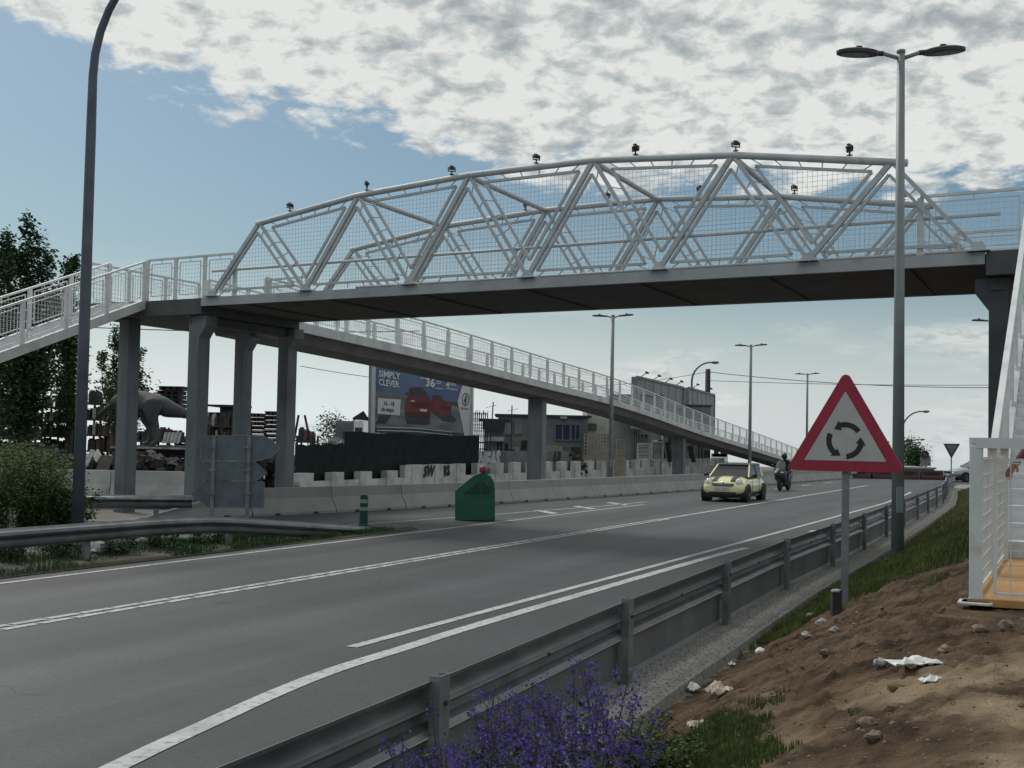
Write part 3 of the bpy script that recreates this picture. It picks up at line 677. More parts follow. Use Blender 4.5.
# inner handrails
m=MB(OB); a=npx(206,6.36)+U*.12; b=npx(1000,6.36)+U*.12; m.tube([a,b],.035,8); m.build('handrail','paint',bridge,smooth=True)
m=MB(OB); a=NP(-6.3,6.36)+OFF-U*.12; b=NP(8.0,6.36)+OFF-U*.12; m.tube([a,b],.035,8); m.build('handrail','paint',bridge,smooth=True)
m=MB(OB); m.bar(NP(-7.7,5.83)+OFF-U*.1,NP(8.0,5.83)+OFF-U*.1,.04,.06); m.build('kick_rail','paint',bridge)
# left landing
LA=NP(-7.94,0); LD=NP(nearX(142),0); 
dirN=(LD-LA).normalized()
LD2=P(27.6,-25.1); LB=LA+OFF; LC=P(32.2,-25.1)
LD2=LD+ (LD-LA).normalized()*0+ (Vector((*XY(27.4,-25.1),0))-LD)
def slab(poly,z0,z1,name,mat,parent,o):
    m=MB(o); m.prism([up(p,z0) for p in poly],(0,0,0),(0,0,z1-z0)); return m.build(name,mat,parent)
LAi=LA-bu*.24
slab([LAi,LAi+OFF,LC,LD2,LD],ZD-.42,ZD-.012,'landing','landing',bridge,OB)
# right landing
RA=eR+bu*.02; RB=RA+OFF; RC=P(27.0,2.4); RD=P(24.0,2.4)
RAx=RA; RD=RA+bu*4.9; RC=RD+OFF
slab([RA,RD,RC,RB],ZD-.42,ZD+.012,'landing','landing',bridge,OB)
# pillars
def pillar(c,w,z1,corb=0,mat='pillar',parent=bridge,o=OB,z0=-.3,name='pillar',wd=None,ang=None):
    ang = -math.atan(.63) if ang is None else ang
    m=MB(o); a=Vector((math.cos(ang),math.sin(ang),0)); b=Vector((-a.y,a.x,0)); wd=wd or w
    def ring(z,x0,x1,y): return [c+a*x0-b*y+Vector((0,0,z)),c+a*x1-b*y+Vector((0,0,z)),c+a*x1+b*y+Vector((0,0,z)),c+a*x0+b*y+Vector((0,0,z))]
    h=w/2
    rings=[ring(z0,-h,h,wd/2),ring(z1-.95,-h,h,wd/2)]
    if corb: rings[-1]=ring(z1-.60,-h,h,wd/2); rings+= [ring(z1-.28,-h-(.24 if corb<0 else .0),h+(.24 if corb>0 else 0),wd/2),ring(z1,-h-(.24 if corb<0 else 0),h+(.24 if corb>0 else 0),wd/2)]
    else: rings.append(ring(z1,-h,h,wd/2))
    m.loft(rings); return m.build(name,mat,parent,bevel=.02)
zt=ZD-.43
P2c=npx(187,0)+U*.45; P4c=P2c+U*3.9; P4c=up(W(285,450,37.6),0); P1c=npx(118,0)+U*.40; 
pillar(P2c,.38,zt,1,wd=.42); pillar(P4c,.38,zt,1,wd=.42); 
P1c=up(P1c,0); pillar(P1c,.40,zt,0,wd=.42); P3c=W(241,450,38.6); P3c.z=0; pillar(P3c,.36,zt,1,wd=.42)
P5c=npx(999.5,0)+U*.5+bu*.0; pillar(P5c,.36,zt,-1,mat='pillar_dark',wd=.34); pillar(P5c+U*3.8,.30,zt,-1,mat='pillar_dark',wd=.30)
for p,q in ((P2c,P4c),(P5c,P5c+U*3.8)):
    m=MB(OB); m.bar(up(p-U*.2,zt-.12),up(q+U*.2,zt-.12),.34,.22); m.build('cap_beam','landing',bridge)
# ---- railing builder
def railing(pts,parent,o,spacing=2.0,h=1.1,kick=.12,pitch=.11,name='railing',postw=.11,postd=.05,wire=.006,second=.0,mesh=True,handrail=.0,side=None,first=True):
    pts=[Vector(p) for p in pts]
    rl=MB(o)
    top=[p+Vector((0,0,h)) for p in pts]
    for a,b in zip(top,top[1:]): rl.bar(a,b,.07,.05)
    if handrail:
        for a,b in zip(pts,pts[1:]): rl.bar(a+Vector((0,0,handrail)),b+Vector((0,0,handrail)),.045,.045)
    r=rl.build(name,'paint_lit',parent)
    # post positions by length
    L=[0]
    for a,b in zip(pts,pts[1:]): L.append(L[-1]+(b-a).length)
    n=max(1,round(L[-1]/spacing))
    def at(t):
        for i in range(len(pts)-1):
            if t<=L[i+1]+1e-6: f=(t-L[i])/(L[i+1]-L[i]); return pts[i]+(pts[i+1]-pts[i])*f
        return pts[-1]
    ps=[at(L[-1]*i/n) for i in range(n+1)]
    for i,p in enumerate(ps):
        e=(ps[min(i+1,n)]-ps[max(i-1,0)]); e.z=0; e.normalize()
        m=MB(o); m.cbox(p+Vector((0,0,h/2-.07)),postw,postd,h+.10,math.atan2(e.y,e.x)); m.build('post','paint_lit',r)
    if mesh:
        for a,b in zip(ps,ps[1:]):
            e=(b-a).normalized(); g_=.16; a2=a+e*g_; b2=b-e*g_
            q=[a2+Vector((0,0,kick)),b2+Vector((0,0,kick)),b2+Vector((0,0,h-.12)),a2+Vector((0,0,h-.12))]
            def ex(m):
                for zz in (kick+.12,h-.25):
                    m.bar(a+Vector((0,0,zz)),a2+Vector((0,0,zz)),.018,.018); m.bar(b2+Vector((0,0,zz)),b+Vector((0,0,zz)),.018,.018)
                mid=(a2+b2)/2; m.bar(mid+Vector((0,0,h-.12)),mid+Vector((0,0,h-.02)),.018,.018)
            mesh_panel(q,r,o,pitch=pitch,wire=wire,frame=.022,mat='paint_lit',axis=tuple(Vector((e.x,e.y,0)).normalized()),extra=ex)
    return r
zr=ZD
railing([up(LD+U*.08,zr),up(LA+U*.08,zr),up(NP(-7.2,0)+U*.08,zr)],bridge,OB,spacing=1.05,handrail=0)
railing([up(LD2+N*.08,zr),up(LC+N*.08,zr)],bridge,OB,spacing=1.5)
railing([up(P(31.9,-22.2),zr),up(LB,zr)],bridge,OB,spacing=1.2)
railing([up(NP(7.45,0)+U*.08,zr),up(NP(9.05,0)+U*.08,zr)],bridge,OB,spacing=1.6,handrail=.0)
railing([up(NP(11.05,0)+U*.08,zr),up(RD+U*.08,zr)],bridge,OB,spacing=1.5,handrail=.0)
railing([up(RB-U*.08-bu*.9,zr),up(RC-U*.08,zr)],bridge,OB,spacing=1.65,handrail=.69)
railing([up(RD-bu*.06,zr),up(RC-bu*.06,zr)],bridge,OB,spacing=1.5)
# ================================================================== RAMP
DR=-22.2; RW=2.1
def ramp_pt(px,py):
    k=None; d=ray(px,py)
    # intersect vertical plane CS*x-SN*y = DR
    t=DR/(CS*d.x-SN*d.y); return Vector((d.x*t,d.y*t,CAMZ+d.z*t))
rp=[(SD(p.x,p.y)[0],p.z) for p in [ramp_pt(*q) for q in ((420,348),(499,370),(552,384),(632,403),(685,425),(779,455))]]
rz=[(20,5.66+12*.055),(31.8,5.66)]+[(s,z) for s,z in rp]
s_end=rp[-1][0]; z_end=rp[-1][1]; sl_g=(rp[-1][1]-rp[-3][1])/(rp[-1][0]-rp[-3][0]); rz.append((s_end+ (z_end)/max(-sl_g,.04),0.0))
print('RAMP',rz)
# smooth profile
def rzz(s):
    return sum(lerp(rz,s+q) for q in (-7,-5,-3,-1,1,3,5,7))/8
SEND=rz[-1][0]-1
OR=P(60,DR-RW/2)
accr=thing('access_ramp','long pale steel ramp descending beside the road behind the barriers on broad pillars','ramp',OR)
rs=[31.8]+[33+ i*1.5 for i in range(int((SEND-33)/1.5))]+[SEND]
m=MB(OR); rings=[[P(s,DR,rzz(s)-.30),P(s,DR+.0,rzz(s)),P(s,DR-.12,rzz(s)),P(s,DR-.12,rzz(s)-.30)] for s in rs]; m.loft(rings); m.build('edge_beam','fascia_light',accr)
m=MB(OR); rings=[[P(s,DR-RW,rzz(s)-.30),P(s,DR-RW,rzz(s)),P(s,DR-RW-.12,rzz(s)),P(s,DR-RW-.12,rzz(s)-.30)] for s in rs]; m.loft(rings); m.build('edge_beam','fascia_light',accr)
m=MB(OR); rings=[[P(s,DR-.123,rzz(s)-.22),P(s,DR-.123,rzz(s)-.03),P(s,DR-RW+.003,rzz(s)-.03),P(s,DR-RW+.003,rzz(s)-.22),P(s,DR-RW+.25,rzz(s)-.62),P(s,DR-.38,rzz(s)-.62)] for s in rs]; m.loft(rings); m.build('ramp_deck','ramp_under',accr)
railing([P(s,DR-.06,rzz(s)) for s in rs],accr,OR,spacing=2.0,handrail=0,postw=.13,pitch=.14,wire=.007)
railing([P(s,DR-RW-.06,rzz(s)) for s in rs],accr,OR,spacing=2.0,handrail=0,postw=.13,pitch=.14,wire=.007)
def ramp_s_at(px,d):
    k=(px-512)/FPX; return None
for px,w in ((536.5,.75),(679,.72)):
    r_=ray(px,450); dd=DR-RW/2; t=dd/(CS*r_.x-SN*r_.y); c=Vector((r_.x*t,r_.y*t,0)); s_=SD(c.x,c.y)[0]
    pillar(c,w,rzz(s_)-.6,0,parent=accr,o=OR,ang=-math.atan2(SN,CS),wd=.5)
# ================================================================== STAIRS
def stair(name,label,s0,z0,s1,z1,dl,dr,parent=None,steps=30,flip=1,land=None,fl='fascia_light',sp=1.5,riser='paint_lit',sd=.13,zo=0):
    o=P((s0+s1)/2,(dl+dr)/2,0); st=thing(name,label,'staircase',o)
    sg=1 if s1>s0 else -1
    zf=lambda s: z0+(z1-z0)*(s-s0)/(s1-s0)
    for d in (dl,dr):
        m=MB(o); q=.06
        poly=[P(s0,d-q,z0-sd),P(s1,d-q,z1-sd),P(s1,d-q,z1+.12),P(s0,d-q,z0+.12)]; m.prism(poly,(0,0,0),tuple(N*2*q)); m.build('stringer',fl,st)
    m=MB(o)
    for i in range(steps):
        a=s0+(s1-s0)*i/steps; b=s0+(s1-s0)*(i+1)/steps; z=z0+(z1-z0)*(i+1)/steps; zp=z0+(z1-z0)*i/steps
        zt_=z if z1>z0 else zp
        m.prism([P(a,dl+.063,zt_-.04),P(b,dl+.063,zt_-.04),P(b,dl+.063,zt_),P(a,dl+.063,zt_)],(0,0,0),tuple(N*(dr-dl-.126)))
        e=a if z1>z0 else b
        m.prism([P(e,dl+.063,min(z,zp)-.0),P(e+.02*sg,dl+.063,min(z,zp)),P(e+.02*sg,dl+.063,max(z,zp)-.042),P(e,dl+.063,max(z,zp)-.042)],(0,0,0),tuple(N*(dr-dl-.126)))
    m.build('steps',riser,st)
    for d in (dl,dr):
        railing([P(s0,d,z0+.1),P(s1,d,z1+.1)],st,o,spacing=sp,h=1.05,handrail=0,postw=.12,postd=.06)
    return st
# left stairs: from the landing down towards the viewer
stair('staircase','pale steel stairs descending left of the tall blue lamp post, running out of frame',27.3,ZD-.1,11.6,.0,-24.25,-23.04,steps=34)

# right stairs with the platform at their foot
PZ=1.06
sr=stair('staircase','pale steel stairs at the right edge, rising from the tan platform to the bridge',13.8,PZ,23.9,ZD,-.80,1.35,steps=28,sp=1.3,sd=.2)
OP=P(11.8,.3,0)
pf=thing('platform','low platform with tan floor and white mesh railings at the foot of the right stairs','platform',OP)
m=MB(OP); m.prism([P(9.90,-.755,PZ-.05),P(13.78,-.755,PZ-.05),P(13.78,1.45,PZ-.05),P(9.90,1.45,PZ-.05)],(0,0,0),(0,0,.05)); m.build('floor','floor_wood',pf)
def panel_rail(a,b,h=1.13,posts=True):
    m=MB(OP); m.bar(a+Vector((0,0,h)),b+Vector((0,0,h)),.10,.075); r=m.build('railing','paint_lit',pf)
    e=(b-a).normalized(); L=(b-a).length; n=max(1,round(L/1.9))
    for i in range(n+1):
        p=a+(b-a)*(i/n)
        m=MB(OP); m.cbox(p+Vector((0,0,h/2-.02)),.09,.08,h+.0,math.atan2(e.y,e.x)); m.cbox(p+Vector((0,0,-.03)),.24,.20,.02,math.atan2(e.y,e.x)); m.build('post','paint_lit',r,bevel=.006)
    for i in range(n):
        p=a+(b-a)*(i/n)+e*.13; q=a+(b-a)*((i+1)/n)-e*.13
        mesh_panel([p+Vector((0,0,.04)),q+Vector((0,0,.04)),q+Vector((0,0,h-.12)),p+Vector((0,0,h-.12))],r,OP,pitch=.105,wire=.007,frame=.022,mat='paint_lit',axis=tuple(e))
panel_rail(P(9.95,-.70,PZ),P(9.95,1.35,PZ)); panel_rail(P(9.95,-.70,PZ),P(13.7,-.70,PZ)); 
# ================================================================== STREET LAMPS
def double_lamp(label,x,y,zb,ztop,r0=.11,r1=.065,arm=1.05,group='double-armed street lamps',tilt=.10,name='street_lamp'):
    t=thing(name,label,'street lamp',(x,y,zb),math.radians(0),group)
    H=ztop-zb; m=MB(); m.tube([(0,0,-.1),(0,0,H*.5),(0,0,H)],[r0,(r0+r1)/2,r1],14); m.tube([(0,0,H),(0,0,H+.05)],[r1+.01,r1+.01],12); m.build('pole','lamp_grey',t,smooth=True)
    m=MB(); m.tube([(0,0,-.02),(0,0,.035)],[r0+.09,r0+.09],16); m.build('base_plate','lamp_grey',t)
    m=MB(); m.cbox((0,-r0*.98,1.0),.11,.02,.42); m.build('access_door','lamp_grey',t)
    for sg in (-1,1):
        ct=math.cos(tilt); st=math.sin(tilt)*(1 if sg>0 else .15)
        def q(a,b=0,c=0): return (sg*a*ct, b, H-.02+a*st+c)
        m=MB(); m.tube([q(.0,0,-.08),q(.30),q(.42)],[.035,.035,.05],8); a_=m.build('arm','lamp_grey',t,smooth=True)
        m=MB(); rings=[]
        n=16
        for zz,k in ((-.035,.9),(-.03,1),(.02,1),(.05,.75),(.06,.3)):
            rings.append([Vector(q(.72+.36*k*math.cos(2*math.pi*i/n),.20*k*math.sin(2*math.pi*i/n),zz)) for i in range(n)])
        m.loft(rings); m.cbox(q(.70,0,.085),.09,.07,.05); m.tube([q(.30),q(.45)],.045,8); hd=m.build('lamp_head','black',t,smooth=False)
        m=MB(); rings=[]
        for zz,k in ((-.041,.66),(-.036,.68)):
            rings.append([Vector(q(.76+.34*k*math.cos(2*math.pi*i/n),.19*k*math.sin(2*math.pi*i/n),zz)) for i in range(n)])
        m.loft(rings); m.build('lens','lens',hd)
    return t
lx,ly=W(897.5,558,21.0).x,21.0
zb=gz(*SD(lx,ly))
double_lamp('tall grey street lamp with two oval heads, standing in grass right of the triangular sign',lx,ly,zb,W(898,53,21).z,r0=.105,r1=.062)
for px,py,Y,lab in ((613,316,66,'grey double street lamp behind the barriers, nearest of the three along the ramp'),(751,345.5,84,'grey double street lamp rising above the yellow car, middle of the three along the ramp'),(807.5,374,113,'small grey double street lamp left of the triangular sign, farthest of three along the ramp'),(993,320.5,64,'street lamp mostly hidden behind the dark bridge pillar, one lamp head showing left of it')):
    p=W(px,py,Y); double_lamp(lab,p.x,p.y,0,p.z,r0=.12,r1=.085)
def curved_lamp(label,base,H,reach,r0,r1,dirx,mat='lamp_blue',group='curved single street lamps',R_=None):
    t=thing('street_lamp',label,'street lamp',base,0,group)
    R_=R_ or reach*.8; d=Vector(dirx).normalized(); pts=[Vector((0,0,-.1)),Vector((0,0,H*.35)),Vector((0,0,H*.7)),Vector((0,0,H-R_))]
    for i in range(1,9):
        a=i/8*R(82); pts.append(d*(R_*(1-math.cos(a)))+Vector((0,0,H-R_+R_*math.sin(a))))
    e=pts[-1]; pts.append(e+d*(reach-R_)+Vector((0,0,.06*(reach-R_))))
    n=len(pts); rs=[r0,r0*.9+r1*.1,r0*.65+r1*.35]+[r0*.45+r1*.55+(r1-(r0*.45+r1*.55))*i/(n-4) for i in range(n-3)]
    m=MB(); m.tube(pts,rs,14); m.build('pole',mat,t,smooth=True)
    e=pts[-1]; m=MB(); rings=[]
    for k,(x,w,h) in enumerate(((0,.05,.05),(.12,.10,.08),(.35,.15,.11),(.6,.13,.09),(.72,.05,.04))):
        c=e+d*x; sd_=Vector((-d.y,d.x,0)); rings.append([c+sd_*w*math.cos(2*math.pi*i/10)+Vector((0,0,h*math.sin(2*math.pi*i/10))) for i in range(10)])
    m.loft(rings); hd=m.build('lamp_head',mat,t,smooth=True)
    m=MB(); c=e+d*.38-Vector((0,0,.085)); m.sphere(c,.2,.11,.05,10,6,math.atan2(d.y,d.x)); m.build('lens','lens',hd)
    return t
b=W(77.5,524,25); curved_lamp('tall dark blue street lamp with curved top, behind the guardrail on the left',(b.x,b.y,-.1),11.75,3.1,.115,.060,(CS,-SN,0),R_=2.5)
for px,y0,pxh,pyh,Y,lab in ((691,395,718,362.5,105,'old curved street lamp rising between the two roadside billboards beyond the ramp'),(902,470,929,411.5,120,'distant curved street lamp just right of the tall grey lamp pole, taller of two'),(903.5,470,925,439.5,175,'small far curved street lamp just right of the tall grey lamp pole, lower of two')):
    p=W(px,440,Y); h=W(pxh,pyh,Y); curved_lamp(lab,(p.x,p.y,gf(Y)),h.z-gf(Y),(h.x-p.x)-.4,.11,.06,(1,0,0),R_=(h.x-p.x)*.75)
# ================================================================== FLOODLIGHTS ON THE TRUSSES
def chord_z(off,x):
    for a,b in zip(T,T[1:]):
        if a.x<=x<=b.x: f=(x-a.x)/(b.x-a.x); return a.z+(b.z-a.z)*f
    return T[0].z if x<T[0].x else T[-1].z
def flood(x,off,label,yaw,pitch):
    p=NP(x,0)+off; z=chord_z(off,x)+.085
    t=thing('floodlight',label,'floodlight',(p.x,p.y,z),yaw,'floodlights on the truss tops'); t.scale=(.85,.85,.82)
    m=MB(); m.box(-.05,.05,-.05,.05,0,.02); m.bar((0,0,.02),(0,0,.10),.03,.03); m.bar((-.10,0,.10),(.10,0,.10),.02,.03); m.bar((-.10,0,.10),(-.10,0,.22),.02,.02); m.bar((.10,0,.10),(.10,0,.22),.02,.02); m.build('bracket','black',t)
    m=MB(); m.cbox((0,.0,.19),.15,.13,.10,0,(pitch,0),taper=.8); m.cbox((0,.03,.25),.09,.07,.04,0,(pitch,0)); m.build('lamp_housing','black',t,bevel=.01)
def xof(px,far=False):
    k=(px-512)/FPX; c=C1*(1.19 if far else 1); return k*c/(1+.63*k)
fl=[285,362,447,532,632,733,848]
nm_=['leftmost floodlight on the near truss top, above its sloping left end','second floodlight from the left on the near truss top','third floodlight from the left on the near truss top','fourth floodlight from the left on the near truss top','fifth floodlight from the left on the near truss top','sixth floodlight from the left on the near truss top','rightmost floodlight on the near truss top']
for px,n_,yw in zip(fl,nm_,(0.6,1.9,.3,.5,2.4,.2,2.0)): flood(xof(px),Vector((0,0,0)),'black '+n_,yw,(.5,.9,.3,.4,.9,.2,.9)[fl.index(px)])
for px,n_ in zip((522,605,697,793,903),('floodlight on the far truss top, leftmost one seen through the mesh','second floodlight from the left on the far truss top','floodlight on the far truss top, middle one of five','fourth floodlight from the left on the far truss top','floodlight on the far truss top, beside the tall lamp pole')):
    X=xof(px,True)-OFF.x; flood(X,OFF,'black '+n_,random.random()*6,.4)
# ================================================================== ROUNDABOUT WARNING SIGN
def rounded_tri(side,r,n=5,c=(0,0)):
    hgt=side*math.sqrt(3)/2; V=[(-side/2,-hgt/3),(side/2,-hgt/3),(0,2*hgt/3)]; out=[]
    for i,(x,y) in enumerate(V):
        L=math.hypot(x,y); cx,cy=x*(1-2*r/L),y*(1-2*r/L); a0=math.atan2(y,x)
        for k in range(n+1): a=a0-R(60)+R(120)*k/n; out.append((cx+r*math.cos(a)+c[0],cy+r*math.sin(a)+c[1]))
    return out
SY=14.3
sc_=W(845.2,437.5,SY)      # centroid of the triangle
sgx=N; sgz=Vector((0,0,1)); sgn=-U
ground_s=gz(*SD(sc_.x,sc_.y))
sign=thing('warning_sign','red bordered triangular sign with three black arrows in a circle, on a grey post','road sign',(sc_.x,sc_.y,ground_s-.05))
OS=Vector((sc_.x,sc_.y,ground_s-.05))
def sp(x,y,o=0): return sc_+sgx*x+sgz*y+sgn*o
m=MB(OS); m.prism([sp(x,y) for x,y in rounded_tri(1.315,.055)],tuple(U*.03),tuple(sgn*.0)); pn=m.build('panel','sign_grey',sign)
def ringface(outer,inner,z0,mat,name,parent):
    m=MB(OS); n=len(outer); a=[sp(*p,z0) for p in outer]; b=[sp(*p,z0) for p in inner]
    m.add(a+b,[(i,(i+1)%n,n+(i+1)%n,n+i) for i in range(n)]); return m.build(name,mat,parent)
def plate(poly,z0,mat,name,parent,th=.003):
    m=MB(OS); m.prism([sp(x,y,z0) for x,y in poly],(0,0,0),tuple(sgn*th)); return m.build(name,mat,parent)
plate(rounded_tri(1.315,.055),.001,'sign_red','red_border',pn,.003)
plate(rounded_tri(.90,.008,c=(0,.0)),.006,'sign_white','white_field',pn,.003)
for k in range(3):
    a0=R(35+120*k); cx,cy=0,-.035; ri,ro=.148,.208
    poly=[];inn=[]
    st=a0; en=a0+R(72)
    for i in range(9): a=st+(en-st)*i/8; poly.append((cx+ro*math.cos(a),cy+ro*math.sin(a))); inn.append((cx+ri*math.cos(a),cy+ri*math.sin(a)))
    h1=(cx+(ro+.028)*math.cos(en),cy+(ro+.028)*math.sin(en)); h2=(cx+(ri-.028)*math.cos(en),cy+(ri-.028)*math.sin(en)); tp=(cx+.175*math.cos(en+R(27)),cy+.175*math.sin(en+R(27)))
    m=MB(OS); z0=.012
    vs=[sp(*p,z0) for p in poly]+[sp(*p,z0) for p in inn]; n=9
    m.add(vs,[(i,i+1,n+i+1,n+i) for i in range(n-1)]); m.add([sp(*h1,z0),sp(*tp,z0),sp(*h2,z0)],[(0,1,2)])
    m.build('arrow','sign_black',pn)
m=MB(OS); zt_=sc_.z+.45
m.prism([up(sc_+U*.035-N*.04,ground_s-.3),up(sc_+U*.035+N*.04,ground_s-.3),up(sc_+U*.075+N*.04,ground_s-.3),up(sc_+U*.075-N*.04,ground_s-.3)],(0,0,0),(0,0,zt_-ground_s+.3)); m.build('post','galv_dull',sign,bevel=.006)
# ================================================================== DIRECTION SIGN SEEN FROM BEHIND
Yd=30.6
def dp(px,py,dy=0): 
    v=W(px,py,Yd); v.y+=dy; return v
OD=dp(237,522); OD.z=0
ds=thing('direction_sign','three stacked blue-grey arrow panels seen from behind on two posts, before the barriers','road sign',OD)
def dsp(poly,name='arrow_panel',th=.035):
    m=MB(OD); a=[dp(*p) for p in poly]; m.prism(a,(0,0,0),(0,th,0)); pa=m.build(name,'sign_grey',ds); return pa
p1=[(201.5,435.6),(264,436),(272,440),(280,448.5),(272,457),(256,461),(200.5,460.5)]
p2=[(203.5,461.6),(255,462),(267,473),(256,480.5),(203,480)]
p3=[(203,481.5),(264.5,482),(264,508),(207,507.5),(191.5,494)]
for q,lab in ((p1,'topmost panel pointing right'),(p2,'middle panel pointing right'),(p3,'lowest panel pointing left')):
    pa=dsp(q); pa['label']=lab
    m=MB(OD); a=[dp(x,y,-.004) for x,y in q]
    for i in range(len(a)): m.bar(a[i],a[(i+1)%len(a)],.02,.012,up=(0,1,0))
    m.build('folded_rim','galv_dull',pa)
for px in (213.3,248.5):
    m=MB(OD); a=dp(px-1.4,520,-.06); t_=dp(px+1.4,436,-.06); a.z=-.1; m.bar((t_.x,t_.y,t_.z),(t_.x,a.y,-.1),.085,.05,up=(0,1,0)); m.build('post','galv_dull',ds)
    for py in (447,470,493):
        q=dp(px,py,-.10); m=MB(OD); m.cbox(q,.15,.02,.05); m.build('clamp','galv_dull',ds)
# ================================================================== GORE MARKER AND BOLLARD
gc=G(475.5,520.5); 
gm=thing('gore_marker','green plastic road marker with rounded top and a red lamp, where the slip lane splits','traffic marker',gc,0)
def gpt(px,py,dy): v=W(px,py,gc.y); return Vector((v.x-gc.x,dy,v.z))
sil=[(455,520.5),(455,491),(460,487),(468,480),(474,475.5),(480,473),(486,473.2),(491,476.5),(494,482),(495,490),(495,520.5)]
m=MB(); rings=[]
for dy,k,zz in ((0,1,1),(.10,1,1),(.35,.98,.98),(.62,.86,.94),(.82,.62,.88),(.9,.35,.8)):
    c=gpt(475,500,0).x; rings.append([Vector((c+(gpt(px,py,0).x-c)*k,dy,max(0,gpt(px,py,0).z)*zz)) for px,py in sil])
m.loft(rings); bd=m.build('shell','green_plastic',gm,smooth=False,bevel=.03)
m=MB(); tri_=[(463,494),(479,481.5),(480.5,494)]; m.prism([gpt(x,y,-.002) for x,y in tri_],(0,0,0),(0,-.012,0)); m.build('arrow_recess','green_dark',bd)
m=MB(); tri_=[(482,481.5),(491,488),(491,494.5),(482,494.5)]; m.prism([gpt(x,y,-.002) for x,y in tri_],(0,0,0),(0,-.012,0)); m.build('arrow_recess','green_dark',bd)
m=MB(); a=gpt(483,474,.1); m.tube([a-Vector((0,0,.05)),a+Vector((0,0,.04))],.05,10); m.build('lamp_socket','black',bd)
m=MB(); rings=[]
for zz,r_ in ((.04,.09),(.07,.10),(.16,.10),(.20,.07),(.21,.02)): rings.append([a+Vector((r_*math.cos(q*.628),r_*math.sin(q*.628),zz)) for q in range(10)])
m.loft(rings); m.build('warning_lamp','redlamp',bd,smooth=True)
bc=G(363.5,526.0)
bo=thing('bollard','slim dark green bollard with pale reflective bands standing at the nose of the verge','bollard',bc)
hb=31*bc.y/FPX; rb=4.2*bc.y/FPX
m=MB(); rings=[[Vector((r_*math.cos(q*.5236),r_*math.sin(q*.5236),z)) for q in range(12)] for z,r_ in ((0,rb*1.25),(.04,rb*1.2),(.06,rb),(hb-.03,rb*.95),(hb,rb*.6))]; m.loft(rings); b_=m.build('body','green_dark',bo,smooth=False)
for z in (hb*.50,hb*.74):
    m=MB(); m.tube([(0,0,z),(0,0,z+.085)],[rb*1.01+.003]*2,12); m.build('reflective_band','reflect',b_)
# ================================================================== YELLOW CAR
def superring(x,w,b,t,n=20,p=3.2,lower=.0):
    c=(b+t)/2; h=(t-b)/2; out=[]
    for i in range(n):
        a=2*math.pi*i/n; ca,sa=math.cos(a),math.sin(a)
        out.append(Vector((x,w*math.copysign(abs(ca)**(2/p),ca),c+h*math.copysign(abs(sa)**(2/p),sa))))
    return out
def wheel(parent,x,y,r,w,spokes=8):
    sg=1 if y>0 else -1
    m=MB(); n=24; rings=[]
    for yy,rr_ in ((-w/2,r*.70),(-w/2,r*.93),(-w*.4,r),(w*.4,r),(w/2,r*.93),(w/2,r*.70)): rings.append([Vector((x+rr_*math.cos(2*math.pi*k/n),y+yy,r+rr_*math.sin(2*math.pi*k/n))) for k in range(n)])
    m.loft(rings); wh=m.build('wheel','rubber',parent,smooth=False)
    m=MB(); rings=[]
    for yy,rr_ in ((w/2*sg+.002*sg,r*.70),(w/2*sg-.03*sg,r*.62),(w/2*sg-.035*sg,r*.1)): rings.append([Vector((x+rr_*math.cos(2*math.pi*k/n),y+yy,r+rr_*math.sin(2*math.pi*k/n))) for k in range(n)])
    m.loft(rings,cap=False)
    for k in range(spokes): a=2*math.pi*k/spokes; m.bar((x,y+sg*(w/2-.01),r),(x+r*.66*math.cos(a),y+sg*(w/2-.01),r+r*.66*math.sin(a)),.035,.02,up=(0,1,0))
    m.build('rim','chrome',wh)
    return wh
